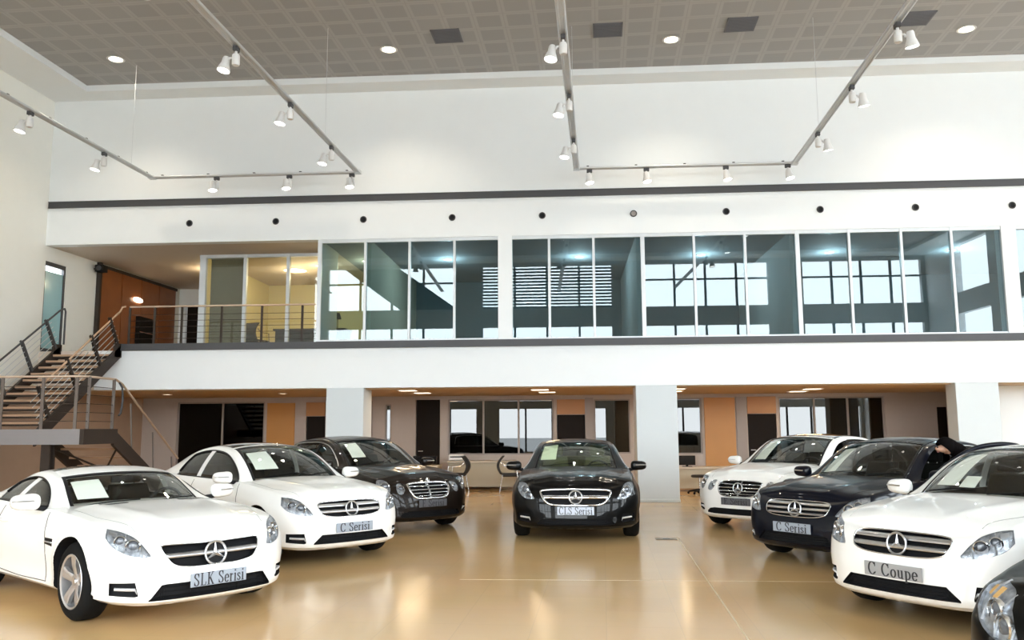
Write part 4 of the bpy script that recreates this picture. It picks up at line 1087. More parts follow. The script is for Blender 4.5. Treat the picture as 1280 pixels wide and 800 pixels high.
    for s in (1, -1):
        if s in FG:
            G, d = FG[s]; b = MB(); b.shell(push(G, d*.036), push(G, d*.048)); f_ = b.build('corner_intake', blackmesh, root)
            mid = [r[2]+d*.004 for r in G[2:-1]]; up = [r[2]+Vector((0,0,.010))+d*.004 for r in G[2:-1]]; dn = [r[2]-Vector((0,0,.010))+d*.004 for r in G[2:-1]]
            A = [[a, m_-d*.008, c_] for a, m_, c_ in zip(dn, mid, up)]
            b = MB(); b.shell(A, [[p+d*.03 for p in r] for r in A]); b.build('daytime_lamp', drl, f_, smooth=50)
        for q, hc in enumerate(P['heads']):
            G, d = HG[(s, q)]
            b = MB(); b.shell(push(G, d*.020), push(G, d*.058)); 
            # stepped inner reflector
            n_ = len(G); 
            for fr_, wd in hc.get('steps', ((.25,.04),(.7,.05))):
                i = int(fr_*(n_-1)); b.tube([p+d*.016 for p in G[i]], .010, 6)
            ho = b.build('headlamp', headlamp_back, root, smooth=40)
            b = MB(); b.shell(G, push(G, d*.004)); b.build('lamp_cover', G_lens, ho, smooth=60)
            for fy, fz, r_ in hc['lamps']:
                i = int(fy*(n_-1)); k = int(fz*8); c_ = G[i][k]+d*.020
                rot = Vector((0,0,1)).rotation_difference(-d).to_matrix().to_4x4()
                b = MB(); Mq = Matrix.Translation(c_) @ rot
                b.lathe([(r_*1.15,-.012),(r_*1.22,.012),(r_*1.05,.018),(r_*.98,.004)], Mq, 24); b.build('lamp_ring', chrome, ho, smooth=40)
                b = MB(); b.lathe([(0,.016),(r_*.5,.013),(r_*.85,.004),(r_,-.01),(0,-.012)], Mq, 24); b.build('projector_lens', hc.get('lensmat', mat('projector_glass', (.10,.11,.13), .05, 0, 1)), ho, smooth=60)
            if hc.get('amber', 1):
                A = [[G[i][j]+d*.012 for j in range(5, 8)] for i in range(int(n_*.74), int(n_*.95))]
                b = MB(); b.shell(A, push(A, d*.012)); b.build('turn_signal', hc.get('ambermat', satin), ho, smooth=50)
    # number plate
    pz = P['platez']; h, _ = cast(bv, (fo+1, 0, pz), F); hs, _ = cast(bv, (fo+1, .24, pz), F)
    px = h.x+P.get('plateout', .012)
    b = MB(); b.box((-.008,-.26,-.056),(.004,.26,.056)); pl = b.build('number_plate', P['platemat'] if 'platemat' in P else plate_m, root, bevel=.004); pl.location = (px, 0, pz)
    b = MB(); b.box((-.03,-.23,-.045),(-.008,.23,.045)); b.build('plate_holder', black, pl)
    if P['plate']: text_obj(P['plate'], .105, pl, (.005, 0, -.002), plate_txt)
    # mirrors
    for s in (1, -1):
        m_ = P['mirror']; b = MB(); c0 = Vector((m_[0], s*m_[1], m_[2])); G = []
        for i in range(13):
            th = PI*i/12; row = []
            for j in range(20):
                ph = 2*PI*j/20; sg = lambda v, e: math.copysign(abs(v)**e, v)
                x = .075*sg(math.sin(th)*math.cos(ph), .7); z = .072*sg(math.sin(th)*math.sin(ph), .75); y = .125*sg(math.cos(th), .7)
                if x < -.03: x = -.03
                row.append(c0+Vector((x-.12*(y+.02)*(y+.1)-.03*y*0, s*y, z*(1-.25*(y/.125) if y < 0 else 1)+.01*y)))
            G.append(row)
        b.grid(G, close_v=True); mo = b.build('door_mirror', P['paint'], root, smooth=50)
        b = MB(); b.tube([(m_[0]-.01, s*(hw-.13), m_[2]-.075), (m_[0], s*(m_[1]-.06), m_[2]-.05)], [.03,.022], 8); b.build('mirror_stalk', black, mo, smooth=50)
        b = MB(); b.tube([c0+Vector((.074,-s*.05,.01)), c0+Vector((.066,s*.07,.012)), c0+Vector((.03,s*.122,.01))], .009, 6); b.build('indicator_strip', satin, mo)
        b = MB(); b.box((-.034,-.1,-.055),(-.03,.1,.055), M=Matrix.Translation(c0)); b.build('mirror_glass', chrome, mo)
    # greenhouse
    rail, strip, iw = greenhouse(P, root, rows)
    # wipers
    for yy, ln in ((.10, .5), (-.52, .48)):
        k = int(iw*.16); p0 = Vector(strip(max(2, int(iw*.10)), yy/rail[2][1]))+Vector((.01,0,.012)); p1 = Vector(strip(k, (yy+ln)/rail[k][1]*.97))+Vector((.006,0,.010))
        b = MB(); b.tube([p0, p0.lerp(p1, .5)+Vector((.004,0,.008)), p1], .006, 6); b.build('wiper', black, root)
    # door seams, handles, sills
    for s in (1, -1):
        for poly in P['seams']:
            pts = []
            for x, z in catmull(poly, 22):
                h, nr = cast(bv, (x, s*2, z), (0,-s,0))
                if h: pts.append(h)
            if len(pts) > 3:
                b = MB(); b.tube(pts, .0045, 4); b.build('door_seam', mat('seam_shadow_gap', (.05,.05,.05), .8) if P['paint'] is white_paint else black, root)
        for x, z in P['handles']:
            h, nr = cast(bv, (x, s*2, z), (0,-s,0))
            b = MB(); b.tube([h+Vector((.09,-s*.006,0)), h+Vector((.06,s*.03,.003)), h+Vector((-.06,s*.03,.003)), h+Vector((-.09,-s*.006,0))], .012, 8); b.build('door_handle', P.get('handlemat', P['paint']), root, smooth=50)
        if P.get('vent'):
            x0, x1, z0, z1 = P['vent']; G = []
            for i in range(7):
                x = x0+(x1-x0)*i/6; G.append([cast(bv, (x, s*2, z), (0,-s,0))[0] for z in (z0+.012*(1-i/6.), z0+(z1-z0)*.5, z1)])
            b = MB(); b.shell(push(G, (0,s*.003,0)), push(G, (0,-s*.01,0))); v_ = b.build('wing_vent', black, root)
            b = MB(); b.tube([r[1]+Vector((0,s*.006,0)) for r in G], .007, 6); b.build('vent_fin', P.get('ventfin', satin), v_)
    for yv in P.get('hoodvents', ()):
        for s in (1, -1):
            pts = [cast(bv, (P['hvx'], s*y, 2), (0,0,-1))[0] for y in (yv-.13, yv-.05, yv+.05, yv+.13)]
            A = [[p+Vector((dx_,0,.003)) for dx_ in (-.02,.02)] for p in pts]
            b = MB(); b.shell(A, push(A, (0,0,-.01))); b.build('bonnet_vent', black, root)
    # hood seam
    pts = []
    for s in (1, -1):
        pts = []
        for q in range(18):
            x = fo-.30-(fo-.30+.62)*q/17.; y = s*(.60+.12*smoothstep(fo-.3, 0, x)); h, nr = cast(bv, (x, y, 2), (0,0,-1))
            if h: pts.append(h)
        b = MB(); b.tube(pts, .0035, 4); b.build('bonnet_seam', mat('pale_seam', (.35,.35,.33), .7) if P['paint'] is white_paint else black, root)
    # wheels
    w0 = wheel_parts(Rw, .225, P.get('spokes', 5)); firstw = True
    for ax in (0, -wb):
        for s in (1, -1):
            w = w0 if firstw else copy_tree(w0); firstw = False
            w.parent = root; w.location = (ax, s*(hw-.125), Rw); w.rotation_euler = (0, R(17*(ax+s)), 0 if s > 0 else PI)
    # cabin
    tf, trr = P['tub']; dz = P['dashz']
    b = MB(); G = []
    for i in range(7):
        x = tf+.04-.36*i/6; z = dz-.065+.035*math.sin(PI*i/6)-(.12 if i == 6 else 0)
        G.append([(x+.05*(1-(y/.64)**2), y, z+.02*(abs(y-.36) < .2)) for y in np.linspace(-.63, .63, 15)])
    b.shell(G, [[(p[0], p[1], p[2]-.12) for p in r] for r in G]); b.build('dashboard', cabin_dark, root, smooth=50)
    sm = P.get('seatmat', cabin_dark)
    b = MB(); sx = P['seatx']
    sw = [Vector((sx+.62-.0*k, .36+.185*math.cos(2*PI*k/28), dz-.10+.185*math.sin(2*PI*k/28))) for k in range(28)]
    b.tube([Vector((p.x+.35*(p.z-dz+.1), p.y, p.z)) for p in sw], .016, 8, closed=True); b.tube([(sx+.62,.19,dz-.10),(sx+.62,.36,dz-.12),(sx+.62,.53,dz-.10)], .02, 6); b.build('steering_wheel', black, root, smooth=60)
    for s in (1, -1):
        b = MB(); G = []
        for i in range(9):
            t = i/8; z = .52+t*(P['seattop']-.52); w = .25-.05*t*t
            G.append([(sx-.18*t+.03*math.cos(PI*(k-3)/6), s*.36+w*(k-3)/3, z) for k in range(7)])
        b.shell(G, [[(p[0]-.11, p[1], p[2]) for p in r] for r in G]); se = b.build('front_seat', sm, root, smooth=50, bevel=.02)
        b = MB(); zc2 = P['seattop']+.10; b.box((sx-.26,s*.36-.13,zc2-.085),(sx-.16,s*.36+.13,zc2+.085)); b.build('headrest', sm, se, bevel=.035, seg=3)
        b = MB()
        for q in (-.06,.06): b.cyl((sx-.21,s*.36+q,P['seattop']-.05),(sx-.21,s*.36+q,zc2), .007, n=6)
        b.build('headrest_post', chrome, se)
    if P.get('rearseat'):
        b = MB(); G = []
        for i in range(5):
            t = i/4; G.append([(P['rearseat']-.15*t, y, .52+t*(P['seattop']-.02-.52)) for y in np.linspace(-.62,.62,9)])
        b.shell(G, [[(p[0]-.12, p[1], p[2]) for p in r] for r in G]); b.build('rear_bench', sm, root, smooth=50, bevel=.02)
    rm_ = Vector(strip(iw-2, 0)); b = MB(); b.box((-.02,-.11,-.035),(.015,.11,.035), M=Matrix.Translation(rm_+Vector((-.06,0,-.06)))); b.build('rear_view_mirror', black, root, bevel=.012)
    root['_bv'] = 0
    del root['_bv']
    return root, bv, rail, strip, iw

def open_door(P, root, ang, framed=True):
    """front left door swung open about its hinge"""
    hw = P['W']/2; hinge = Vector((-.72, hw-.03, 0)); Mx = Matrix.Translation(hinge) @ Matrix.Rotation(-ang, 4, 'Z')
    sh = pspline(P['shoulder']); zb = sh(-1.2); L_ = P.get('doorlen', 1.12)
    rows_ = []
    for i in range(9):
        x = -L_*i/8; rows_.append([(x, -.0-.06*abs(1-z/.62)**2, z) for z in np.linspace(.28, zb, 8)])
    b = MB(); b.shell([[Mx @ Vector(p) for p in r] for r in rows_], [[Mx @ (Vector(p)+Vector((0,-.10,0))) for p in r] for r in rows_])
    d = b.build('open_door', P['paint'], root, smooth=45)
    zt = P['H']-.07
    top = catmull([(0,0,zb),(-.25,-.06,zb+.20),(-.55,-.13,zt-.05),(-.80,-.16,zt+.005),(-1.0,-.165,zt),(-L_+.03,-.16,zt-.03),(-L_,-.12,zt-.14),(-L_,-.06,zb)], 40)
    if framed:
        b = MB(); b.tube([Mx @ Vector(p) for p in top], .028, 8); b.build('door_frame', P.get('doorframe', P['paint']), d, smooth=60)
    G = [[Mx @ Vector((t[0], t[1]*k/6, zb-.02+(t[2]-zb+.02)*k/6)) for k in range(7)] for t in top]
    b = MB(); b.grid(G); b.build('door_glass', G_side, d, smooth=60, solid=.004)
    b = MB(); b.box((-L_+.05,-.14,.40),(-.15,-.10,.78), M=Mx); b.build('door_trim', cabin_dark, d, bevel=.02)
    return d
# ------------------------------------------------------------------ car definitions
def base_c():
    return dict(name='coupe', fo=.79, wb=2.76, ro=.84, W=1.775, H=1.406, Rw=.325, sill=.20, lip=.185,
        shoulder=[(.80,.725),(.70,.755),(.5,.805),(.2,.855),(-.2,.90),(-.7,.94),(-1.5,.955),(-2.4,.965),(-3.0,.985),(-3.4,.975),(-3.7,.95)],
        hoodcrown=.065, deckcrown=.03, tub=(-.85,-2.75), tuby=.64,
        rail=[(-.64,.70,.935),(-.85,.668,1.085),(-1.1,.632,1.225),(-1.35,.598,1.318),(-1.65,.575,1.362),(-2.05,.565,1.36),(-2.45,.57,1.30),(-2.85,.595,1.18),(-3.15,.61,1.06),(-3.36,.62,.95)],
        wsx=-1.40, rearx=-2.40, bow0=.17, roofcrown=.045, dlo_end=-2.95, cw=.55, bpillars=[(-1.95,.11,white_paint,'side_pillar')], blean=.10,
        grille=[(0,.555,.735),(.2,.557,.733),(.34,.572,.728),(.41,.60,.718),(.437,.66,.70)],
        bars=[(.675,.708,.008,satin),(.607,.64,.008,satin)], starz=.645, starr=.092, surround=.006,
        heads=[dict(x=.54, cols=[(.435,.59,.605),(.51,.587,.675),(.60,.597,.74),(.70,.617,.78),(.80,.652,.80),(.88,.71,.805)], lamps=[(.42,.5,.048),(.68,.5,.042)])],
        intake=[(0,.255,.362),(.40,.255,.362),(.43,.255,.362),(.53,.255,.268)], fog=[(.575,.275,.29),(.60,.268,.385),(.84,.285,.385)], fogx=.62,
        platez=.43, plate='C Serisi', mirror=(-.80,.965,1.0), seams=[[(-.60,.26),(-.58,.6),(-.66,.92)],[(-1.98,.27),(-2.02,.6),(-1.96,.93)],[(-.6,.265),(-1.3,.255),(-1.98,.27)]], handles=[(-1.80,.80)],
        dashz=.985, seatx=-1.55, seattop=1.12, rearseat=-2.45, paint=white_paint, roofmat=roofblack)
def mk(**k): d = base_c(); d.update(k); return d
P_COUPE = mk(plate='C Serisi')
P_SEDAN = mk(name='sedan', dooropen=True, paint=navy_paint, roofmat=navy_paint, H=1.447,
    rail=[(-.62,.70,.945),(-.82,.675,1.08),(-1.05,.642,1.225),(-1.30,.605,1.345),(-1.6,.58,1.398),(-2.05,.57,1.40),(-2.5,.575,1.355),(-2.85,.595,1.24),(-3.1,.61,1.10),(-3.28,.62,.97)],
    wsx=-1.36, rearx=-2.55, dlo_end=-2.95, bpillars=[(-1.72,.09,black,'side_pillar'),(-2.6,.05,black,'side_pillar')], dlotrim=satin,
    seams=[[(-.60,.26),(-.58,.6),(-.66,.92)],[(-1.72,.26),(-1.74,.6),(-1.70,.93)],[(-2.55,.55),(-2.66,.8),(-2.64,.94)]], handles=[(-1.55,.80),(-2.45,.82)],
    bars=[(.688,.716,.006,satin),(.635,.66,.006,satin),(.582,.606,.006,satin)], plate='C Serisi', seattop=1.12, fog=[(.58,.27,.28),(.61,.262,.36),(.85,.285,.36)])
P_ECLASS = mk(name='sedan', fo=.84, wb=2.874, ro=1.15, W=1.854, H=1.471, Rw=.332, paint=brown_paint, roofmat=brown_paint,
    shoulder=[(.86,.735),(.74,.775),(.5,.835),(.2,.885),(-.2,.93),(-.7,.965),(-1.5,.98),(-2.6,.99),(-3.2,1.0),(-3.7,.985),(-4.1,.95)],
    rail=[(-.66,.735,.965),(-.86,.705,1.10),(-1.1,.67,1.245),(-1.35,.635,1.36),(-1.7,.605,1.42),(-2.15,.595,1.425),(-2.65,.60,1.38),(-3.05,.62,1.26),(-3.35,.635,1.11),(-3.55,.64,.98)],
    wsx=-1.42, rearx=-2.7, tub=(-.9,-2.95), tuby=.68, dlo_end=-3.2, bpillars=[(-1.8,.09,black,'side_pillar'),(-2.72,.05,black,'side_pillar')], dlotrim=satin,
    grille=[(0,.53,.765),(.2,.53,.763),(.30,.555,.755),(.355,.63,.745),(.375,.69,.735)], bars=[(.705,.722,.004,chrome),(.655,.672,.004,chrome),(.605,.622,.004,chrome),(.56,.575,.004,chrome)], vbars=(0,), surround=.018, star=0, starz=.65, starr=.07,
    heads=[dict(x=.56, cols=[(.615,.655,.70),(.66,.625,.775),(.72,.625,.81),(.79,.655,.825),(.85,.71,.825),(.875,.76,.81)], lamps=[(.45,.5,.06)], steps=()),
           dict(x=.68, dy=.5, cols=[(.43,.655,.68),(.465,.615,.735),(.51,.605,.765),(.555,.625,.765),(.58,.68,.745)], lamps=[(.5,.5,.042)], steps=(), amber=0)],
    intake=[(0,.25,.345),(.40,.25,.345),(.5,.255,.33),(.55,.26,.29)], fog=[(.60,.30,.32),(.64,.285,.385),(.86,.31,.39)], fogx=.66,
    platez=.455, plate='E Serisi', platemat=mat('dark_grey_plate', (.10,.10,.11), .4), mirror=(-.82,1.005,1.03), dashz=1.015, seatx=-1.65, seattop=1.15, rearseat=-2.65,
    seams=[[(-.62,.28),(-.60,.6),(-.68,.95)],[(-1.8,.28),(-1.82,.6),(-1.78,.95)],[(-2.68,.55),(-2.78,.8),(-2.76,.96)]], handles=[(-1.62,.83),(-2.55,.85)])
P_CLS = mk(name='coupe', fo=.89, wb=2.874, ro=1.176, W=1.881, H=1.416, Rw=.34, paint=black_paint, roofmat=black_paint, bow=1.1,
    shoulder=[(.90,.745),(.78,.785),(.5,.84),(.2,.89),(-.2,.93),(-.7,.96),(-1.5,.975),(-2.6,.985),(-3.2,.99),(-3.7,.965),(-4.1,.93)],
    rail=[(-.62,.735,.955),(-.85,.70,1.09),(-1.1,.665,1.215),(-1.35,.63,1.305),(-1.75,.60,1.362),(-2.2,.585,1.362),(-2.65,.59,1.305),(-3.1,.615,1.18),(-3.5,.635,1.03),(-3.65,.64,.96)],
    wsx=-1.45, rearx=-2.65, tub=(-.9,-3.0), tuby=.68, dlo_end=-3.3, bpillars=[(-1.85,.09,black,'side_pillar')], dlotrim=satin, wsglass=glass('green_car_glass', (.90,.95,.87), 1.5, 0, .9), seatmat=cabin_beige,
    grille=[(0,.52,.735),(.25,.522,.733),(.38,.54,.728),(.455,.60,.722),(.50,.685,.71)], bars=[(.612,.655,.004,chrome)], starz=.632, starr=.098, surround=.016,
    heads=[dict(x=.60, cols=[(.50,.60,.615),(.58,.597,.69),(.68,.612,.775),(.77,.65,.815),(.84,.70,.83),(.885,.755,.825)], lamps=[(.35,.45,.045),(.62,.5,.055)], steps=((.2,.04),(.5,.03),(.8,.03)))],
    intake=[(0,.245,.335),(.42,.245,.335),(.47,.25,.33),(.55,.255,.275)], fog=[(.60,.285,.30),(.63,.275,.40),(.87,.30,.40)], fogx=.68,
    platez=.445, plate='CLS Serisi', platemat=mat('pale_plate', (.50,.55,.64), .4), mirror=(-.74,1.0,1.01), dashz=.995, seatx=-1.65, seattop=1.12, rearseat=-2.6,
    seams=[[(-.62,.28),(-.60,.6),(-.68,.95)],[(-1.85,.28),(-1.87,.6),(-1.83,.95)]], handles=[(-1.65,.82),(-2.6,.84)])
P_SLK = mk(name='roadster', fo=.83, wb=2.43, ro=.874, W=1.81, H=1.301, Rw=.328, sill=.19, lip=.16,
    shoulder=[(.84,.675),(.74,.705),(.5,.765),(.2,.82),(-.3,.865),(-.75,.885),(-1.5,.895),(-2.3,.91),(-2.9,.925),(-3.35,.89)], hoodcrown=.058,
    rail=[(-.74,.695,.865),(-.95,.66,.99),(-1.15,.622,1.10),(-1.35,.585,1.16),(-1.58,.558,1.19),(-1.85,.548,1.18),(-2.1,.555,1.125),(-2.35,.575,1.035),(-2.60,.60,.915)],
    wsx=-1.27, roofcrown=.035, rearx=-2.02, tub=(-.95,-2.2), tuby=.62, header=.26, pillar=.05, railm=.05, dlo_end=-2.32, cw=.25, bpillars=[(-1.72,.11,white_paint,'side_pillar')], blean=.14,
    grille=[(0,.452,.632),(.25,.456,.638),(.37,.485,.640),(.42,.54,.640),(.452,.61,.636)], bars=[(.535,.572,.004,satin)], starz=.545, starr=.105, surround=.004,
    heads=[dict(x=.58, cols=[(.465,.56,.57),(.54,.556,.645),(.63,.572,.71),(.73,.605,.75),(.83,.655,.775),(.90,.72,.785)], lamps=[(.45,.5,.05),(.7,.55,.04)], steps=((.25,.04),(.6,.03)))],
    intake=[(0,.205,.335),(.44,.205,.335),(.475,.205,.33),(.565,.205,.215)], fog=[(.60,.255,.265),(.63,.25,.365),(.86,.265,.365)], fogx=.64,
    platez=.345, plateout=.03, plate='SLK Serisi', mirror=(-.88,.985,.955), dashz=.925, seatx=-1.55, seattop=1.02, rearseat=None,
    seams=[[(-.62,.26),(-.60,.55),(-.72,.86)],[(-1.86,.27),(-1.88,.55),(-1.80,.87)],[(-.62,.262),(-1.3,.25),(-1.86,.27)]], handles=[(-1.66,.74)],
    vent=(-.62,-.44,.585,.65), hoodvents=(.38,), hvx=-.42)
P_SCLASS = mk(name='sedan', fo=.87, wb=3.035, ro=1.19, W=1.871, H=1.479, Rw=.34, paint=black_paint, roofmat=black_paint,
    shoulder=[(.88,.745),(.76,.775),(.5,.815),(.2,.86),(-.2,.91),(-.7,.955),(-1.5,.985),(-2.6,.99),(-3.2,1.0),(-3.7,.985),(-4.3,.95)],
    rail=[(-.66,.735,.97),(-.86,.705,1.10),(-1.1,.67,1.245),(-1.35,.635,1.36),(-1.7,.605,1.42),(-2.25,.595,1.43),(-2.8,.60,1.38),(-3.2,.62,1.26),(-3.5,.635,1.11),(-3.7,.64,.98)],
    wsx=-1.42, rearx=-2.8, tub=(-.9,-3.0), tuby=.68, dlo_end=-3.3, bpillars=[(-1.8,.09,black,'side_pillar')], dlotrim=satin,
    grille=[(0,.52,.765),(.2,.522,.763),(.33,.545,.755),(.39,.61,.745),(.41,.70,.73)], bars=[(.71,.73,.004,chrome),(.65,.67,.004,chrome),(.59,.61,.004,chrome)], surround=.018, star=0, starz=.65,
    heads=[dict(x=.60, cols=[(.47,.60,.62),(.55,.595,.71),(.65,.605,.785),(.74,.625,.825),(.82,.66,.84),(.885,.715,.835)], lamps=[(.38,.45,.055),(.66,.5,.05)], steps=((.2,.04),(.5,.03),(.85,.02)), ambermat=amber)],
    intake=[(0,.245,.335),(.42,.245,.335),(.5,.25,.33),(.55,.255,.28)], fog=[(.62,.30,.32),(.66,.285,.38),(.87,.31,.385)], fogx=.68,
    platez=.45, plate='', mirror=(-.80,1.01,1.03), dashz=1.015, seatx=-1.65, seattop=1.15, rearseat=-2.75)
def place(root, x, y, hd, label):
    root.location = (x, y, 0); root.rotation_euler = (0,0,R(hd)); tag(root, label, 'car'); return root
PAPER_I = [0]
def put_paper(car, rail, strip, iw, a0, a1, u0, u1, label, skew=.0, lean=.02):
    Mx = Matrix.Translation(car.location) @ Matrix.Rotation(car.rotation_euler.z, 4, 'Z')
    def pt(a, u):
        i = a*iw; k = int(i); t = i-k; p = Vector(strip(k, u)).lerp(Vector(strip(k+1, u)), t); return Mx @ (p+Vector((-.012-lean*(1-a),0,-.014)))
    G = [[pt(a0+(a1-a0)*i/4, u0+(u1-u0)*k/4+skew*i/4) for k in range(5)] for i in range(5)]
    c = sum((p for r in G for p in r), Vector())/25; G = [[p-c for p in r] for r in G]
    b = MB(); n = Mx.to_3x3() @ Vector((.0015,0,.002)); b.shell(G, push(G, -n)); o = b.build('paper_sheet', paper, None); o.location = c
    tag(o, label, 'paper', 'price sheets behind the windshields'); return o
cars = {}
def add_car(key, P, x, y, hd, label):
    root, bv, rail, strip, iw = make_car(P); place(root, x, y, hd, label); cars[key] = (root, P, rail, strip, iw); return root
add_car('slk', P_SLK, -3.713, 7.886, -37.7, 'white two-seat roadster nearest the viewer at the left, in front of the staircase')
add_car('coupe', P_COUPE, -3.211, 10.954, -42.1, 'white coupe with black roof right behind the white two-seat roadster at the left')
add_car('e', P_ECLASS, -2.728, 14.054, -46.4, 'brown-black sedan with four oval headlamps, farthest of the cars at the left')
add_car('cls', P_CLS, .081, 13.134, -90.8, 'black four-door coupe facing the viewer in the middle of the floor')
c2 = copy_tree(cars['coupe'][0]); place(c2, 3.259, 7.788, -144.6, 'white coupe with black roof at the right, in front of the navy sedan')
for ch in list(c2.children):
    if ch.name.split('.')[0] == 'number_plate':
        for t in list(ch.children):
            if t.name.startswith('lettering'): bpy.data.objects.remove(t, do_unlink=True)
        text_obj('C Coupe', .105, ch, (.005,0,-.002), plate_txt)
        ch.data = ch.data.copy(); ch.data.materials[0] = mat('grey_plate', (.34,.34,.34), .45)
cars['coupe2'] = (c2,)+cars['coupe'][1:]
nv = add_car('navy', P_SEDAN, 3.199, 10.902, -141.0, 'navy sedan second from the back at the right, with its driver door open')
open_door(P_SEDAN, nv, R(48))
# the white sedan shares the dark sedan's shape: same meshes rebuilt in white
PW = dict(P_ECLASS); PW.update(dooropen=True, paint=white_paint, roofmat=roofblack, plate='E Serisi', dlotrim=black, star=1, starr=.085, starz=.66, surround=.010)
we = add_car('white', PW, 3.128, 14.297, -132.5, 'white sedan with black roof farthest back at the right, with a front door open')
open_door(PW, we, R(68))
add_car('s', P_SCLASS, 2.96, 4.22, -140.0, 'black sedan cut off by the lower right corner of the photo')
def pp(k, *a, **kw): r = cars[k]; return put_paper(r[0], r[2], r[3], r[4], *a, **kw)
pp('slk', .30, .80, -.80, -.42, 'white paper sheet behind the windshield of the white two-seat roadster', skew=-.02)
pp('coupe', .30, .78, -.76, -.34, 'white paper sheet behind the windshield of the white coupe at the left')
pp('e', .35, .85, -.72, -.40, 'white paper sheet behind the windshield of the brown-black sedan')
pp('cls', .32, .85, -.82, -.46, 'white paper sheet behind the windshield of the black four-door coupe')
pp('white', .2, .85, -.80, -.45, 'white paper sheet behind the windshield of the white sedan at the back right')
pp('navy', .15, .75, -.80, -.50, 'white paper sheet behind the windshield of the navy sedan')
pp('coupe2', .22, .85, -.78, -.42, 'large white paper sheet behind the windshield of the white coupe at the right')
pp('coupe2', .20, .38, -.36, -.12, 'small white card beside the large paper sheet in the white coupe at the right')

# ------------------------------------------------------------------ person leaning into the navy sedan
pr = empty('person', (5.2,11.05,0)); tag(pr, 'person with black hair in a dark jacket leaning into the navy sedan\'s open driver door', 'person')
def skinned(name, nodes, edges, m, parent, sub=2, root_i=0):
    me = bpy.data.meshes.new(name); me.from_pydata([n[0] for n in nodes], edges, []); me.materials.append(m)
    o = bpy.data.objects.new(name, me); COL.objects.link(o)
    md = o.modifiers.new('skin', 'SKIN'); md.use_smooth_shade = True
    for i, n in enumerate(nodes):
        r = n[1]; me.skin_vertices[0].data[i].radius = (r, r) if not isinstance(r, tuple) else r
        me.skin_vertices[0].data[i].use_root = (i == root_i)
    s = o.modifiers.new('sub', 'SUBSURF'); s.levels = sub; s.render_levels = sub
    apply_mods(o); o.parent = parent
    for p in o.data.polygons: p.use_smooth = True
    return o
def body_graph(kind):
    """local coordinates: facing -x, feet at the origin"""
    N = []; E = []
    def nd(p, r, par=None):
        N.append((p, r)); i = len(N)-1
        if par is not None: E.append((par, i))
        return i
    g = {'skin': 0, 'jacket': .022, 'trousers': .016}[kind]
    pel = nd((.02,0,.92), .125+g)
    if kind in ('skin', 'jacket'):
        sp = nd((-.10,0,1.07), .120+g, pel); chs = nd((-.24,-.0,1.20), .125+g, sp); nb = nd((-.34,0,1.27), .075+g*.8, chs)
        if kind == 'skin':
            nk = nd((-.42,0,1.30), .052, nb); hb = nd((-.475,0,1.335), .078, nk); ht = nd((-.53,0,1.365), .088, hb); fc = nd((-.57,0,1.33), .062, hb); ch_ = nd((-.575,0,1.275), .036, fc); ns = nd((-.645,0,1.325), .012, fc)
            for s in (1, -1): nd((-.50,s*.088,1.34), .014, hb)
        for s in (1, -1):
            sh = nd((-.29,s*.17,1.245), .062+g, chs); el = nd((-.38,s*.25,.99), .043+g, sh); wr_ = nd((-.58,s*.20,.93), .031+(g if kind == 'jacket' else 0), el)
            if kind == 'skin':
                pm = nd((-.655,s*.19,.925), .034, wr_)
                for q, (ln, w) in enumerate(((.075,-.032),(.085,-.011),(.08,.011),(.062,.032))):
                    k0 = nd((-.70,s*(.19)+w,.925), .0095, pm); k1 = nd((-.70-ln*.6,s*.19+w*1.1,.918), .0085, k0); nd((-.70-ln*.9,s*.19+w*1.1,.895), .0075, k1)
                t0 = nd((-.64,s*.19-s*.042,.918), .011, pm); nd((-.675,s*.19-s*.062,.905), .009, t0)
    if kind in ('skin', 'trousers'):
        for s in (1, -1):
            hp = nd((.03,s*.10,.86), .095+g, pel); kn = nd((.0,s*.115,.48), .062+g, hp); an = nd((.05,s*.12,.10), .042+g, kn)
            if kind == 'skin': ft = nd((-.03,s*.125,.045), .04, an); nd((-.13,s*.13,.035), .03, ft)
    return N, E
for kind, nm, m in (('skin','body',skin),('jacket','jacket',cloth_dark),('trousers','trousers',trousers_m)):
    N, E = body_graph(kind); skinned(nm, N, E, m, pr)
b = MB()
G = []
for i in range(11):
    th = PI*.62*i/10; row = []
    for j in range(20):
        ph = 2*PI*j/20; d = Vector((math.sin(th)*math.cos(ph), math.sin(th)*math.sin(ph), math.cos(th)))
        q = Matrix.Rotation(R(42), 3, 'Y') @ d; row.append(Vector((-.515,0,1.355))+Vector((q.x*.118,q.y*.112,q.z*.118)))
    G.append(row)
b.grid(G, close_v=True); b.tube([(-.49,0,1.375),(-.43,0,1.335),(-.36,0,1.295),(-.28,0,1.24)], [.09,.092,.095,.08], 14); b.build('hair', hair_m, pr, smooth=70)
for s in (1, -1):
    b = MB(); b.sphere((-.628,s*.03,1.345), .011, 8); b.build('eye', mat('eye_dark', (.05,.03,.02), .2), pr, smooth=60)
    b = MB(); G = [[(.09+.0-.26*t, s*.125+w*(.05-.012*abs(t-.5)), z*(1-.35*t)) for w, z in ((-1,.0),(-1,.05),(-.6,.085),(.6,.085),(1,.05),(1,0))] for t in (0,.15,.4,.7,.92,1.0)]
    b.grid(G, close_v=True); n = len(b.v); b.f += [tuple(range(6)), tuple(range(n-1, n-7, -1))]; b.m += [0,0]; b.build('shoe', shoe_m, pr, smooth=50)
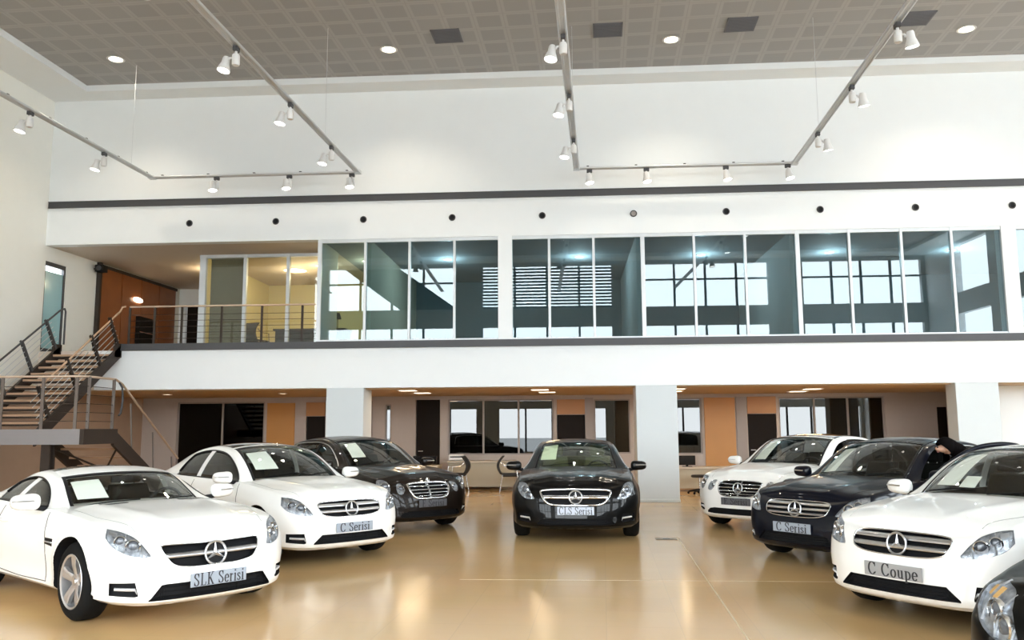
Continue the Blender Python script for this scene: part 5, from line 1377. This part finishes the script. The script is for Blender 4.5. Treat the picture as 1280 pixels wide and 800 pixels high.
b = MB(); b.tube([(-.612,-.026,1.288),(-.617,0,1.284),(-.612,.026,1.288)], .006, 6); b.build('mouth', mat('lip', (.42,.16,.13), .5), pr)

# ------------------------------------------------------------------ camera, world, render settings
H, F = 1.6, 1060.1
yaw, pit, rol = R(6.0146-2.1977), R(7.317), R(-.3097)
fwd = Vector((-math.sin(yaw)*math.cos(pit), math.cos(yaw)*math.cos(pit), math.sin(pit))); rt = Vector((math.cos(yaw), math.sin(yaw), 0)); up = rt.cross(fwd)
r2 = rt*math.cos(rol)+up*math.sin(rol); u2 = -rt*math.sin(rol)+up*math.cos(rol)
cam = bpy.data.cameras.new('camera'); co = bpy.data.objects.new('camera', cam); COL.objects.link(co)
Mc = Matrix((r2, u2, -fwd)).transposed().to_4x4(); Mc.translation = (0,0,H); co.matrix_world = Mc
cam.sensor_width = 36; cam.lens = F/1280*36; cam.clip_end = 400; SC.camera = co
w = bpy.data.worlds.new('sky'); SC.world = w; w.use_nodes = True; nt = w.node_tree
bg = nt.nodes['Background']; tcw = nt.nodes.new('ShaderNodeTexCoord'); sep = nt.nodes.new('ShaderNodeSeparateXYZ'); rampw = nt.nodes.new('ShaderNodeValToRGB')
nt.links.new(tcw.outputs['Generated'], sep.inputs[0]); nt.links.new(sep.outputs['Z'], rampw.inputs['Fac']); nt.links.new(rampw.outputs['Color'], bg.inputs['Color'])
rampw.color_ramp.elements[0].color = (.90,.965,1,1); rampw.color_ramp.elements[1].color = (.78,.90,1,1)
bg.inputs['Strength'].default_value = 8.5
sun = None
SC.view_settings.view_transform = 'Standard'; SC.view_settings.look = 'None'; SC.view_settings.gamma = 1; SC.view_settings.use_curve_mapping = False
SC.view_settings.exposure = 0.38
SC.cycles.use_denoising = True; SC.cycles.max_bounces = 10; SC.cycles.diffuse_bounces = 5; SC.cycles.glossy_bounces = 5; SC.cycles.transparent_max_bounces = 24
SC.cycles.sample_clamp_indirect = 6; SC.cycles.caustics_reflective = False; SC.cycles.caustics_refractive = False
